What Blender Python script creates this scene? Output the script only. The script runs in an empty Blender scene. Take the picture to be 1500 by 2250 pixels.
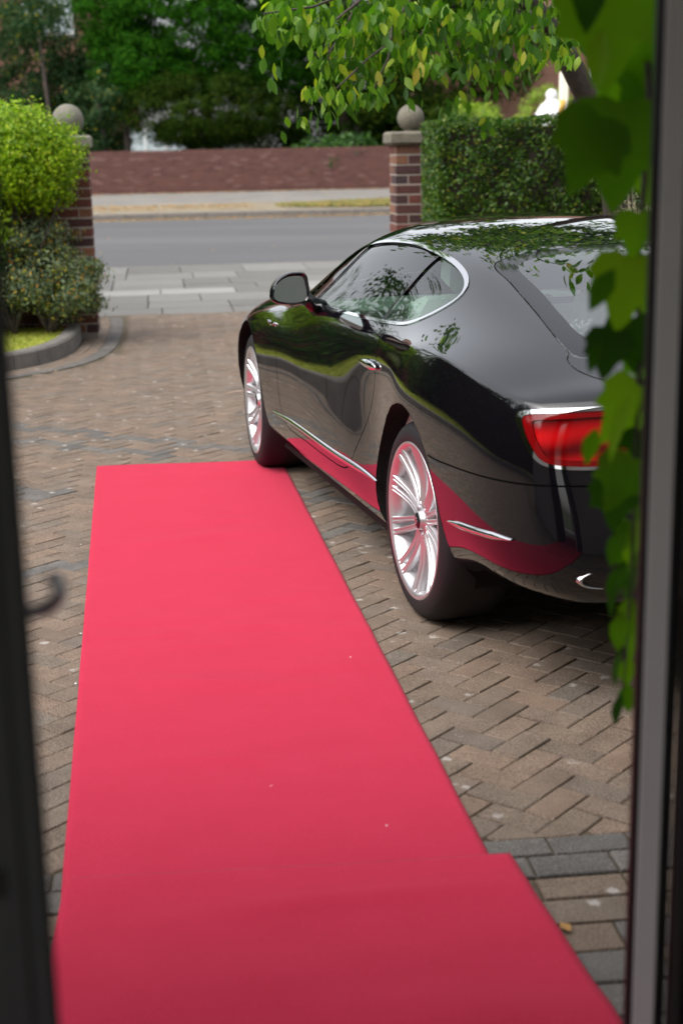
import bpy, math, random
import numpy as np
from mathutils import Vector, Matrix
random.seed(7); RNG = np.random.default_rng(11)
S = bpy.context.scene
C = S.collection
# ------------------------------------------------------------------ camera, sky, sun, exposure
PITCH, ROLL, CAMH, FPX = 0.2460027, -0.0192456, 1.669141, 3205.145
cp, sp, cr, sr = math.cos(PITCH), math.sin(PITCH), math.cos(ROLL), math.sin(ROLL)
FWD = Vector((0, cp, -sp)); UP0 = Vector((0, sp, cp)); RT0 = Vector((1, 0, 0))
RT = cr*RT0 + sr*UP0; UP = -sr*RT0 + cr*UP0
cam_d = bpy.data.cameras.new('camera'); cam = bpy.data.objects.new('camera', cam_d); C.objects.link(cam)
M = Matrix((RT, UP, -FWD)).transposed().to_4x4(); M.translation = (0, 0, CAMH); cam.matrix_world = M
cam_d.sensor_fit = 'HORIZONTAL'; cam_d.sensor_width = 24.0; cam_d.lens = FPX/1500*24
cam_d.clip_start = 0.05; cam_d.clip_end = 2000
cam_d.dof.use_dof = True; cam_d.dof.focus_distance = 5.6; cam_d.dof.aperture_fstop = 2.8
S.camera = cam
W = bpy.data.worlds.new('World'); S.world = W; W.use_nodes = True
nt = W.node_tree; bg = nt.nodes['Background']
sky = nt.nodes.new('ShaderNodeTexSky'); sky.sky_type = 'NISHITA'; sky.sun_disc = False
SUN_EL, SUN_AZ = math.radians(54), math.radians(236)
sky.sun_elevation = SUN_EL; sky.sun_rotation = SUN_AZ; sky.air_density = 1.0; sky.dust_density = 4.0; sky.ozone_density = 1.0
hs = nt.nodes.new('ShaderNodeHueSaturation'); hs.inputs['Saturation'].default_value = 0.22
nt.links.new(sky.outputs[0], hs.inputs['Color']); nt.links.new(hs.outputs[0], bg.inputs['Color'])
bg.inputs['Strength'].default_value = 0.15
sd = bpy.data.lights.new('sun', 'SUN'); sd.energy = 0.9; sd.angle = math.radians(75); sd.color = (1, .965, .92)
sun = bpy.data.objects.new('sun', sd); C.objects.link(sun)
sun.rotation_euler = (math.radians(90)-SUN_EL, 0, math.pi-SUN_AZ)
S.view_settings.view_transform = 'Standard'; S.view_settings.look = 'None'
S.view_settings.exposure = 1.2; S.view_settings.gamma = 1.0; S.view_settings.use_curve_mapping = False

def at(u, v, Y):
    """a point of the place at world distance Y ahead (u, v read off the 1500x2250 photograph)"""
    d = FWD + RT*((u-750)/FPX) - UP*((v-1125)/FPX)
    return Vector((0, 0, CAMH)) + d*(Y/d.y)

# ------------------------------------------------------------------ materials
def new_mat(name):
    m = bpy.data.materials.new(name); m.use_nodes = True
    return m, m.node_tree, m.node_tree.nodes['Principled BSDF']
def N(t, typ, **kw):
    n = t.nodes.new(typ)
    for k, v in kw.items():
        if k in n.inputs.keys() if hasattr(n.inputs, 'keys') else False: n.inputs[k].default_value = v
        else: setattr(n, k, v)
    return n
def c4(c): return (c[0], c[1], c[2], 1)
def mixc(t, fac, a, b, mode='MIX'):
    n = t.nodes.new('ShaderNodeMix'); n.data_type = 'RGBA'; n.blend_type = mode
    for sock, v in ((0, fac), (6, a), (7, b)):
        if isinstance(v, (int, float)): n.inputs[sock].default_value = v
        elif isinstance(v, (tuple, list)): n.inputs[sock].default_value = c4(v)
        else: t.links.new(v, n.inputs[sock])
    return n.outputs[2]
def ramp(t, src, stops):
    n = t.nodes.new('ShaderNodeValToRGB'); cr_ = n.color_ramp
    while len(cr_.elements) < len(stops): cr_.elements.new(.5)
    for e, (p, c) in zip(cr_.elements, stops): e.position = p; e.color = c4(c) if len(c) == 3 else c
    t.links.new(src, n.inputs[0]); return n.outputs[0]
def noise(t, scale, detail=3, rough=.55, coord='world', stretch=None, dim=0):
    if coord == 'world': src = t.nodes.new('ShaderNodeNewGeometry').outputs['Position']
    else: src = t.nodes.new('ShaderNodeTexCoord').outputs['Object']
    if stretch:
        mp = t.nodes.new('ShaderNodeMapping'); mp.inputs['Scale'].default_value = stretch
        t.links.new(src, mp.inputs[0]); src = mp.outputs[0]
    n = t.nodes.new('ShaderNodeTexNoise'); n.inputs['Scale'].default_value = scale
    n.inputs['Detail'].default_value = detail; n.inputs['Roughness'].default_value = rough
    t.links.new(src, n.inputs['Vector']); return n.outputs[0]
def bump(t, p, h, strength, dist=.01, prev=None):
    b = t.nodes.new('ShaderNodeBump'); b.inputs['Strength'].default_value = strength; b.inputs['Distance'].default_value = dist
    t.links.new(h, b.inputs['Height'])
    if prev is not None: t.links.new(prev, b.inputs['Normal'])
    if p is not None: t.links.new(b.outputs[0], p.inputs['Normal'])
    return b.outputs[0]
def rnd(t):
    """one random number per object and per loose piece"""
    a = t.nodes.new('ShaderNodeObjectInfo').outputs['Random']; b = t.nodes.new('ShaderNodeNewGeometry').outputs['Random Per Island']
    m = t.nodes.new('ShaderNodeMath'); m.operation = 'ADD'; t.links.new(a, m.inputs[0]); t.links.new(b, m.inputs[1])
    f = t.nodes.new('ShaderNodeMath'); f.operation = 'FRACT'; t.links.new(m.outputs[0], f.inputs[0]); return f.outputs[0]
def simple(name, col, rough=.5, metal=0., spec=.5, nscale=0, namt=.25, bs=0, bscale=60, coat=0):
    m, t, p = new_mat(name)
    p.inputs['Base Color'].default_value = c4(col); p.inputs['Roughness'].default_value = rough
    p.inputs['Metallic'].default_value = metal; p.inputs['Specular IOR Level'].default_value = spec
    p.inputs['Coat Weight'].default_value = coat
    if nscale:
        n = noise(t, nscale, 5)
        t.links.new(mixc(t, n, tuple(x*(1-namt) for x in col), tuple(min(1, x*(1+namt)) for x in col)), p.inputs['Base Color'])
    if bs: bump(t, p, noise(t, bscale, 4), bs)
    return m
def leafmat(name, stops, rough=.45, trans=.35, spec=.25):
    """foliage: colour differs from leaf to leaf, some light passes through"""
    m, t, p = new_mat(name)
    col = ramp(t, rnd(t), stops)
    big = noise(t, 1.3, 2)
    col = mixc(t, big, mixc(t, 1, col, (.72, .72, .72), 'MULTIPLY'), mixc(t, 1, col, (1.25, 1.25, 1.2), 'MULTIPLY'))
    t.links.new(col, p.inputs['Base Color']); p.inputs['Roughness'].default_value = rough
    p.inputs['Specular IOR Level'].default_value = spec
    tr = t.nodes.new('ShaderNodeBsdfTranslucent'); t.links.new(mixc(t, 1, col, (1.2, 1.5, .5), 'MULTIPLY'), tr.inputs[0])
    mx = t.nodes.new('ShaderNodeMixShader'); mx.inputs[0].default_value = trans
    t.links.new(p.outputs[0], mx.inputs[1]); t.links.new(tr.outputs[0], mx.inputs[2])
    t.links.new(mx.outputs[0], t.nodes['Material Output'].inputs[0]); return m

M_ = {}
def paver_mat(name, stops, fine=1.0):
    m, t, p = new_mat(name)
    base = ramp(t, rnd(t), stops)
    sp1 = noise(t, 260, 2, .8); col = mixc(t, ramp(t, sp1, [(.36, (0, 0, 0)), (.62, (1, 1, 1))]), mixc(t, 1, base, (.42, .40, .38), 'MULTIPLY'), mixc(t, 1, base, (1.5, 1.43, 1.36), 'MULTIPLY'))
    st = noise(t, 7, 4, .6); col = mixc(t, ramp(t, st, [(.35, (.75, .75, .75)), (.7, (0, 0, 0))]), col, mixc(t, 1, col, (.62, .6, .58), 'MULTIPLY'))
    geo = t.nodes.new('ShaderNodeNewGeometry')
    v = t.nodes.new('ShaderNodeTexVoronoi'); v.inputs['Scale'].default_value = 9; v.inputs['Randomness'].default_value = 1
    t.links.new(geo.outputs['Position'], v.inputs['Vector'])
    wob = noise(t, 60, 2)
    a = t.nodes.new('ShaderNodeMath'); a.operation = 'MULTIPLY_ADD'; t.links.new(wob, a.inputs[0]); a.inputs[1].default_value = .34; t.links.new(v.outputs['Distance'], a.inputs[2])
    spot = ramp(t, a.outputs[0], [(.25, (1, 1, 1)), (.34, (0, 0, 0))])
    sel = t.nodes.new('ShaderNodeSeparateColor'); t.links.new(v.outputs['Color'], sel.inputs[0])
    g = t.nodes.new('ShaderNodeMath'); g.operation = 'GREATER_THAN'; g.inputs[1].default_value = .45; t.links.new(sel.outputs[0], g.inputs[0])
    f = t.nodes.new('ShaderNodeMath'); f.operation = 'MULTIPLY'; t.links.new(spot, f.inputs[0]); t.links.new(g.outputs[0], f.inputs[1])
    f2 = t.nodes.new('ShaderNodeMath'); f2.operation = 'MULTIPLY'; f2.inputs[1].default_value = .5; t.links.new(f.outputs[0], f2.inputs[0])
    gr = ramp(t, noise(t, 420, 1, .5), [(.66, (0, 0, 0)), (.74, (1, 1, 1))])
    col = mixc(t, gr, col, (.42, .38, .34)); col = mixc(t, f2.outputs[0], col, (.52, .50, .47))
    t.links.new(col, p.inputs['Base Color']); p.inputs['Roughness'].default_value = .82; p.inputs['Specular IOR Level'].default_value = .3
    bump(t, p, noise(t, 300, 3, .7), .5, .002); return m
M_['paver_brown'] = paver_mat('paver_brown', [(0, (.145, .115, .092)), (.3, (.185, .142, .110)), (.55, (.165, .138, .116)), (.8, (.205, .150, .114)), (1, (.145, .125, .108))])
M_['paver_grey'] = paver_mat('paver_grey', [(0, (.105, .102, .100)), (.5, (.125, .122, .119)), (1, (.145, .138, .130))])
M_['sand'] = simple('joint_sand', (.085, .065, .038), .95, nscale=9, namt=.6, bs=.4, bscale=200)

def brick_mat(name, stops, mort=False):
    m, t, p = new_mat(name)
    base = ramp(t, rnd(t), stops); n = noise(t, 40, 5, .7)
    col = mixc(t, ramp(t, n, [(.3, (0, 0, 0)), (.7, (1, 1, 1))]), mixc(t, 1, base, (.65, .62, .62), 'MULTIPLY'), mixc(t, 1, base, (1.2, 1.2, 1.2), 'MULTIPLY'))
    t.links.new(col, p.inputs['Base Color']); p.inputs['Roughness'].default_value = .85
    bump(t, p, noise(t, 120, 4), .5, .004); return m
M_['brick'] = brick_mat('pillar_brick', [(0, (.05, .022, .022)), (.25, (.10, .032, .024)), (.5, (.17, .055, .036)), (.7, (.12, .035, .026)), (.88, (.24, .10, .05)), (1, (.04, .025, .028))])
M_['farbrick'] = brick_mat('old_wall_brick', [(0, (.10, .043, .036)), (.5, (.145, .060, .048)), (.85, (.12, .052, .043)), (1, (.19, .10, .085))])
M_['mortar'] = simple('mortar', (.26, .22, .19), .95, nscale=15, namt=.3)
M_['farmortar'] = simple('old_mortar', (.11, .075, .065), .95, nscale=3, namt=.4)
M_['stone'] = simple('weathered_stone', (.14, .125, .095), .9, nscale=14, namt=.45, bs=.5, bscale=50)
M_['palestone'] = simple('lichen_stone', (.165, .155, .125), .9, nscale=14, namt=.35, bs=.5, bscale=50)
M_['kerb'] = simple('kerb_concrete', (.16, .145, .13), .9, nscale=8, namt=.45, bs=.4, bscale=90)
M_['flag'] = None
m, t, p = new_mat('paving_flag'); base = ramp(t, rnd(t), [(0, (.14, .135, .125)), (.5, (.175, .17, .16)), (.85, (.20, .20, .185)), (1, (.34, .345, .33))])
t.links.new(mixc(t, noise(t, 3, 5, .7), mixc(t, 1, base, (.75, .74, .72), 'MULTIPLY'), base), p.inputs['Base Color']); p.inputs['Roughness'].default_value = .9; bump(t, p, noise(t, 60, 3), .3, .004); M_['flag'] = m
m, t, p = new_mat('asphalt'); n1 = noise(t, .35, 4, .6, stretch=(.25, 1.6, 1)); n2 = noise(t, 90, 2, .8)
col = mixc(t, ramp(t, n1, [(.3, (0, 0, 0)), (.7, (1, 1, 1))]), (.070, .070, .073), (.100, .099, .100)); col = mixc(t, n2, mixc(t, 1, col, (.8, .8, .8), 'MULTIPLY'), mixc(t, 1, col, (1.2, 1.2, 1.2), 'MULTIPLY'))
t.links.new(col, p.inputs['Base Color']); p.inputs['Roughness'].default_value = .85; bump(t, p, n2, .4, .004); M_['asphalt'] = m
M_['farpath'] = simple('worn_footway', (.17, .16, .145), .92, nscale=1.2, namt=.35)
M_['gravelverge'] = simple('leafy_verge', (.20, .165, .11), .95, nscale=2.5, namt=.4)
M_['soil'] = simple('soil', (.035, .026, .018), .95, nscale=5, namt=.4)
M_['yellow'] = simple('yellow_line_paint', (.42, .31, .13), .8, nscale=6, namt=.35)
M_['greenground'] = simple('garden_ground', (.045, .065, .02), .95, nscale=.8, namt=.5)
m, t, p = new_mat('mossy_turf'); col = mixc(t, ramp(t, noise(t, 3.5, 4, .6), [(.3, (0, 0, 0)), (.7, (1, 1, 1))]), (.22, .26, .03), (.36, .36, .05))
t.links.new(col, p.inputs['Base Color']); p.inputs['Roughness'].default_value = .95; bump(t, p, noise(t, 90, 3), .7, .01); M_['turf'] = m
M_['blade'] = leafmat('grass_blade', [(0, (.16, .22, .02)), (.5, (.30, .34, .035)), (1, (.40, .38, .06))], .6, .3)
M_['litter'] = leafmat('fallen_leaf', [(0, (.36, .19, .05)), (.4, (.42, .28, .10)), (.8, (.34, .13, .04)), (1, (.46, .34, .17))], .8, .1)
# carpet
m, t, p = new_mat('red_carpet_felt'); n = noise(t, 330, 4, .75); n2 = noise(t, 6, 4, .6); st = noise(t, 35, 3, .6, stretch=(1, 7, 1))
col = mixc(t, ramp(t, n, [(.32, (0, 0, 0)), (.68, (1, 1, 1))]), (.37, .0155, .042), (.53, .035, .080)); col = mixc(t, ramp(t, n2, [(.3, (.25, .25, .25)), (.75, (0, 0, 0))]), col, (.37, .0145, .038))
t.links.new(col, p.inputs['Base Color']); p.inputs['Roughness'].default_value = 1; p.inputs['Specular IOR Level'].default_value = .1
p.inputs['Sheen Weight'].default_value = .12; p.inputs['Sheen Tint'].default_value = (1, .45, .5, 1)
b1 = bump(t, None, n, .6, .002); bump(t, p, st, .25, .006, b1); M_['carpet'] = m
# car
m, t, p = new_mat('black_car_paint'); p.inputs['Base Color'].default_value = (.0035, .003, .0045, 1); p.inputs['Roughness'].default_value = .05
p.inputs['Specular IOR Level'].default_value = .18; p.inputs['IOR'].default_value = 1.5; p.inputs['Coat Weight'].default_value = 1; p.inputs['Coat Roughness'].default_value = .012; p.inputs['Coat IOR'].default_value = 1.5
M_['paint'] = m
M_['gloss'] = simple('gloss_black_trim', (.006, .006, .008), .06, spec=.6)
M_['matteblack'] = simple('matte_black', (.006, .006, .006), .8, spec=.2)
M_['chrome'] = simple('chrome', (.82, .81, .83), .06, 1.0)
M_['silver'] = simple('silver_alloy', (.66, .66, .68), .33, .85, coat=.5)
M_['rubber'] = simple('tyre_rubber', (.013, .012, .014), .62, spec=.35, bs=.15, bscale=150)
M_['cream'] = simple('pale_hide', (.66, .68, .64), .5, nscale=9, namt=.12)
M_['darkhide'] = simple('dark_trim', (.03, .035, .035), .5)
M_['linen'] = simple('pale_headlining', (.55, .56, .52), .9)
def glass(name, tint, ior=1.5, base=.0):
    m, t, p = new_mat(name); t.nodes.remove(p)
    tr = t.nodes.new('ShaderNodeBsdfTransparent'); tr.inputs[0].default_value = c4(tint)
    gl = t.nodes.new('ShaderNodeBsdfGlossy'); gl.inputs['Roughness'].default_value = .008; gl.inputs['Color'].default_value = (1, 1, 1, 1)
    fr = t.nodes.new('ShaderNodeFresnel'); fr.inputs[0].default_value = ior
    mx = t.nodes.new('ShaderNodeMixShader'); t.links.new(fr.outputs[0], mx.inputs[0]); t.links.new(tr.outputs[0], mx.inputs[1]); t.links.new(gl.outputs[0], mx.inputs[2])
    t.links.new(mx.outputs[0], t.nodes['Material Output'].inputs[0]); return m
M_['sideglass'] = glass('tinted_side_glass', (.44, .56, .50), 1.65)
M_['rearglass'] = glass('rear_window_glass', (.92, .98, .98), 3.1)  # index raised above real glass to stand in for a brighter window
M_['paneglass'] = glass('window_glass', (.75, .8, .78), 1.6)
M_['mirrorglass'] = simple('mirror_glass', (.62, .70, .68), .02, 1.0)
m, t, p = new_mat('red_tail_lens'); p.inputs['Base Color'].default_value = (.42, .004, .006, 1); p.inputs['Roughness'].default_value = .12; p.inputs['Specular IOR Level'].default_value = .3; p.inputs['Coat Weight'].default_value = .35
wv = t.nodes.new('ShaderNodeTexWave'); wv.bands_direction = 'Z'; wv.inputs['Scale'].default_value = 3.2; wv.inputs['Distortion'].default_value = 5; wv.inputs['Detail'].default_value = 1; wv.inputs['Detail Scale'].default_value = .8
tc = t.nodes.new('ShaderNodeTexCoord'); t.links.new(tc.outputs['Object'], wv.inputs[0])
t.links.new(mixc(t, wv.outputs[0], (.10, .001, .002), (.50, .005, .007)), p.inputs['Base Color']); M_['tail'] = m
# foliage
M_['privet'] = leafmat('golden_privet_leaf', [(0, (.10, .19, .008)), (.4, (.20, .33, .012)), (.8, (.32, .44, .02)), (1, (.42, .46, .04))], .4, .4)
M_['hedge'] = leafmat('clipped_hedge_leaf', [(0, (.010, .036, .003)), (.5, (.034, .088, .006)), (.9, (.085, .155, .010)), (1, (.18, .17, .022))], .4, .3)
M_['cherry'] = leafmat('cherry_leaf', [(0, (.025, .075, .010)), (.5, (.075, .18, .014)), (.85, (.17, .31, .02)), (.98, (.32, .38, .03)), (1, (.38, .30, .05))], .35, .45)
M_['ivy'] = leafmat('ivy_leaf', [(0, (.010, .036, .004)), (.3, (.030, .090, .004)), (.6, (.09, .21, .005)), (1, (.15, .27, .008))], .4, .5)
M_['conifer'] = leafmat('cypress_spray', [(0, (.006, .032, .002)), (.6, (.017, .078, .004)), (1, (.045, .145, .008))], .8, .2, .04)
M_['yew'] = leafmat('yew_spray', [(0, (.006, .020, .002)), (.6, (.020, .045, .004)), (1, (.050, .068, .008))], .8, .2, .04)
M_['pine'] = leafmat('blue_green_spray', [(0, (.012, .034, .014)), (.6, (.030, .068, .026)), (.95, (.07, .11, .045)), (1, (.30, .27, .02))], .8, .2, .04)
M_['laurel'] = leafmat('shrub_leaf', [(0, (.012, .042, .008)), (.6, (.03, .095, .014)), (1, (.08, .17, .03))], .35, .3)
M_['silverleaf'] = leafmat('silver_shrub_leaf', [(0, (.05, .08, .035)), (.45, (.13, .18, .10)), (.78, (.25, .30, .19)), (.86, (.26, .32, .05)), (.94, (.42, .36, .04)), (1, (.50, .17, .03))], .6, .25)
M_['limegreen'] = leafmat('lime_shrub_leaf', [(0, (.12, .2, .02)), (.6, (.22, .33, .04)), (1, (.4, .45, .06))], .5, .35)
M_['pale'] = leafmat('faded_plume', [(0, (.38, .32, .24)), (.6, (.55, .48, .38)), (1, (.40, .42, .28))], .8, .3)
M_['bark'] = simple('bark', (.060, .045, .038), .9, nscale=20, namt=.5, bs=.8, bscale=45)
M_['reddishbark'] = simple('reddish_bark', (.11, .05, .03), .9, nscale=20, namt=.5, bs=.8, bscale=45)
M_['white'] = simple('white_paint', (.80, .80, .80), .5)
M_['upvc'] = simple('white_upvc', (.84, .83, .83), .5, nscale=2, namt=.04)
M_['greypvc'] = simple('grey_frame', (.045, .045, .047), .35)
M_['seal'] = simple('rubber_seal', (.006, .006, .007), .6)
M_['steel'] = simple('polished_steel', (.70, .70, .76), .5, .6)
M_['plaster'] = simple('interior_plaster', (.62, .60, .58), .9)
M_['render'] = simple('house_brickwork', (.22, .11, .08), .9, nscale=6, namt=.3); M_['stucco'] = simple('bounce_stucco', (.34, .34, .31), .9, nscale=4, namt=.15)  # stucco: unseen house front, made pale to brighten mirror and near carpet
M_['darkpane'] = simple('dark_window_pane', (.05, .06, .07), .05, spec=.8)
M_['curtain'] = simple('net_curtain', (.55, .62, .66), .8, nscale=5, namt=.2)
M_['roof'] = simple('roof_tile', (.12, .06, .045), .9, nscale=6, namt=.3)
M_['ochre'] = simple('ochre_band', (.50, .30, .05), .7)

# ------------------------------------------------------------------ object helpers
def tag(o, label=None, cat=None, group=None, kind=None):
    if label: o['label'] = label
    if cat: o['category'] = cat
    if group: o['group'] = group
    if kind: o['kind'] = kind
    return o
def empty(name, loc=(0, 0, 0), rz=0, **kw):
    o = bpy.data.objects.new(name, None); C.objects.link(o); o.location = loc; o.rotation_euler = (0, 0, rz); o.empty_display_size = .2
    return tag(o, **kw)
def link(name, me, mat=None, parent=None, **kw):
    o = bpy.data.objects.new(name, me); C.objects.link(o)
    if mat is not None and not me.materials: me.materials.append(mat)
    if parent is not None: o.parent = parent
    return tag(o, **kw)
def mesh(name, V, F, smooth=False):
    me = bpy.data.meshes.new(name); me.from_pydata([tuple(map(float, v)) for v in V], [], F); me.update()
    if smooth: me.polygons.foreach_set('use_smooth', [True]*len(me.polygons))
    return me
def fast(name, V, nper, smooth=False):
    """mesh of equal polygons, nper corners each, from an (n*nper,3) array"""
    V = np.asarray(V, dtype=np.float32).reshape(-1, 3); n = len(V)//nper
    me = bpy.data.meshes.new(name); me.vertices.add(len(V)); me.vertices.foreach_set('co', V.ravel())
    me.loops.add(n*nper); me.loops.foreach_set('vertex_index', np.arange(n*nper, dtype=np.int32))
    me.polygons.add(n); me.polygons.foreach_set('loop_start', np.arange(0, n*nper, nper, dtype=np.int32))
    me.update(calc_edges=True); me.validate()
    if smooth: me.polygons.foreach_set('use_smooth', [True]*len(me.polygons))
    return me
class G:
    """collects simple solids into one mesh"""
    def __init__(s): s.V = []; s.F = []
    def add(s, V, F):
        b = len(s.V); s.V += [tuple(v) for v in V]; s.F += [tuple(i+b for i in f) for f in F]; return s
    def box(s, a, b, bev=0):
        x0, y0, z0 = a; x1, y1, z1 = b
        if bev <= 0:
            V = [(x0,y0,z0),(x1,y0,z0),(x1,y1,z0),(x0,y1,z0),(x0,y0,z1),(x1,y0,z1),(x1,y1,z1),(x0,y1,z1)]
            return s.add(V, [(0,3,2,1),(4,5,6,7),(0,1,5,4),(1,2,6,5),(2,3,7,6),(3,0,4,7)])
        k = bev; V = []; F = []
        for z, o in ((z0, k), (z0+k, 0), (z1-k, 0), (z1, k)):
            V += [(x0+o,y0+o,z),(x1-o,y0+o,z),(x1-o,y1-o,z),(x0+o,y1-o,z)]
        F.append((0,3,2,1)); F.append((12,13,14,15))
        for r in range(3):
            for i in range(4): F.append((r*4+i, r*4+(i+1) % 4, r*4+4+(i+1) % 4, r*4+4+i))
        return s.add(V, F)
    def tube(s, pts, rad, n=10, caps=True):
        pts = [Vector(p) for p in pts]; rads = rad if isinstance(rad, (list, tuple)) else [rad]*len(pts)
        V = []; F = []; up = None
        for i, p in enumerate(pts):
            d = (pts[min(i+1, len(pts)-1)] - pts[max(i-1, 0)]).normalized()
            if up is None: up = Vector((0, 0, 1)) if abs(d.z) < .9 else Vector((1, 0, 0))
            a = d.cross(up).normalized(); b = a.cross(d).normalized(); up = b
            for j in range(n):
                t = 2*math.pi*j/n; V.append(p + (a*math.cos(t) + b*math.sin(t))*rads[i])
        for i in range(len(pts)-1):
            for j in range(n): F.append((i*n+j, i*n+(j+1) % n, (i+1)*n+(j+1) % n, (i+1)*n+j))
        if caps: F.append(tuple(range(n))[::-1]); F.append(tuple((len(pts)-1)*n+j for j in range(n)))
        return s.add(V, F)
    def lathe(s, prof, n=32, axis='z', c=(0, 0, 0)):
        V = []; F = []
        for r, h in prof:
            for j in range(n):
                t = 2*math.pi*j/n; a, b = r*math.cos(t), r*math.sin(t)
                q = (a, b, h) if axis == 'z' else (a, h, b)
                V.append((q[0]+c[0], q[1]+c[1], q[2]+c[2]))
        for i in range(len(prof)-1):
            for j in range(n): F.append((i*n+j, i*n+(j+1) % n, (i+1)*n+(j+1) % n, (i+1)*n+j))
        return s.add(V, F)
    def build(s, name, mat, parent=None, smooth=False, **kw):
        me = mesh(name, s.V, s.F, smooth); return link(name, me, mat, parent, **kw)
def autosmooth(o, ang=40):
    me = o.data; me.polygons.foreach_set('use_smooth', [True]*len(me.polygons))
    try: me.set_sharp_from_angle(angle=math.radians(ang))
    except Exception: pass
    return o
def ball(r, c, seg=24, rings=16, sx=1, sy=1, sz=1):
    V = []; F = []
    for i in range(rings+1):
        a = math.pi*i/rings
        for j in range(seg):
            b = 2*math.pi*j/seg; V.append((c[0]+r*sx*math.sin(a)*math.cos(b), c[1]+r*sy*math.sin(a)*math.sin(b), c[2]+r*sz*math.cos(a)))
    for i in range(rings):
        for j in range(seg): F.append((i*seg+j, (i+1)*seg+j, (i+1)*seg+(j+1) % seg, i*seg+(j+1) % seg))
    return V, F
TH = math.radians(7.0); CT, ST = math.cos(TH), math.sin(TH)
def fr(s, t, z=0): return (s*CT - t*ST, s*ST + t*CT, z)       # street frame -> world
def unfr(x, y): return (x*CT + y*ST, -x*ST + y*CT)

# ------------------------------------------------------------------ ground, street
def sheet(name, s0, s1, t0, t1, z0, z1, mat, ns=1, ntt=1, kind='structure', parent=None):
    V = []; F = []
    for i in range(ntt+1):
        for j in range(ns+1):
            a = i/ntt; V.append(fr(s0+(s1-s0)*j/ns, t0+(t1-t0)*a, z0+(z1-z0)*a))
    for i in range(ntt):
        for j in range(ns): k = i*(ns+1)+j; F.append((k, k+1, k+ns+2, k+ns+1))
    return link(name, mesh(name, V, F), mat, parent, kind=kind)
g_ = mesh('ground', [(-600, -600, -.14), (600, -600, -.14), (600, 900, -.14), (-600, 900, -.14)], [(0, 1, 2, 3)])
link('ground', g_, M_['greenground'], kind='structure')
sheet('road', -120, 120, 21.95, 34.3, -.11, .12, M_['asphalt'], 4, 4)
sheet('footway', -120, 120, 34.62, 38.6, .235, .30, M_['gravelverge'])
sheet('path', -120, 120, 38.6, 44.3, .30, .42, M_['farpath'])
sheet('garden_ground', -120, 120, 44.5, 140, .62, 1.3, M_['greenground'])
sheet('yellow_line', -120, 120, 33.88, 34.02, .119, .121, M_['yellow'])
# kerbs
def kerb_run(name, s0, s1, t0, t1, zt, zb, L, parent):
    n = int((s1-s0)/L)
    for i in range(n):
        a = s0+i*L; q = G(); q.box((a+.006, t0, zb), (a+L-.006, t1, zt), .012)
        V = [fr(*v) for v in q.V]; link('kerb_stone', mesh('kerb_stone', V, q.F), M_['kerb'], parent)
far_kerb = empty('far_kerb', fr(0, 34.4, 0)); far_kerb['kind'] = 'structure'; far_kerb.location = (0, 0, 0)
kerb_run('far', -5.2, 10.0, 34.3, 34.6, .25, -.02, .915, far_kerb)
# near footway of flags
pav = empty('pavement', (0, 0, 0)); pav['kind'] = 'structure'
sheet('paving_bed', -60, 60, 15.40, 21.95, -.03, -.03, M_['sand'], parent=pav)['kind'] = 'structure'
t = 15.42; rows = [.62, .62, .9, .62, .62, .9, .9, 1.25]
for ri, h in enumerate(rows):
    s = -5.2 + (ri % 2)*.45
    while s < 6.5:
        w = random.choice([.6, .75, .9, .9])
        q = G(); dz = random.uniform(-.005, .004); q.box((s+.006, t+.006, -.06), (s+w-.006, min(t+h, 21.86)-.006, dz), .006)
        link('paving_flag', mesh('paving_flag', [fr(*v) for v in q.V], q.F), M_['flag'], pav); s += w
    t += h
q = G(); s = -6.0
near_kerb = empty('near_kerb', (0, 0, 0)); near_kerb['kind'] = 'structure'
kerb_run('near', -6.4, 7.3, 21.8, 21.96, .0, -.15, .915, near_kerb)

# ------------------------------------------------------------------ block paved drive
H45 = math.radians(45)
BR = math.radians(6.5)
drive = empty('driveway', (0, 0, 0)); drive['kind'] = 'structure'
link('driveway_bed', mesh('driveway_bed', [(-16, -1.5, -.0075), (9, -1.5, -.0075), (9, 1.5+.0, -.0075), (9, 16.7, -.0075), (-16, 13.6, -.0075)], [(0, 1, 2, 3, 4)]), M_['sand'], drive)
BL, BW, GAP = .182, .091, .0030
def block_mesh(name, poly, zt, bev=.004, depth=.03):
    c = np.mean(poly, axis=0); n = len(poly)
    V = []
    inn = []
    for i in range(n):      # simple inset towards the centre
        p = np.array(poly[i]); d = c-p; L = np.linalg.norm(d); inn.append(p + d/L*bev*1.4)
    for p in inn: V.append((p[0], p[1], zt))
    for p in poly: V.append((p[0], p[1], zt-bev))
    for p in poly: V.append((p[0], p[1], zt-depth))
    F = [tuple(range(n))]
    for i in range(n):
        j = (i+1) % n; F.append((i+n, j+n, j, i)); F.append((i+2*n, j+2*n, j+n, i+n))
    return V, F
def clip_poly(poly, a, b, c_):
    """keep a*x+b*y>=c"""
    out = []
    for i in range(len(poly)):
        p, q = poly[i], poly[(i+1) % len(poly)]; fp = a*p[0]+b*p[1]-c_; fq = a*q[0]+b*q[1]-c_
        if fp >= 0: out.append(p)
        if (fp >= 0) != (fq >= 0):
            k = fp/(fp-fq); out.append((p[0]+(q[0]-p[0])*k, p[1]+(q[1]-p[1])*k))
    return out
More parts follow.
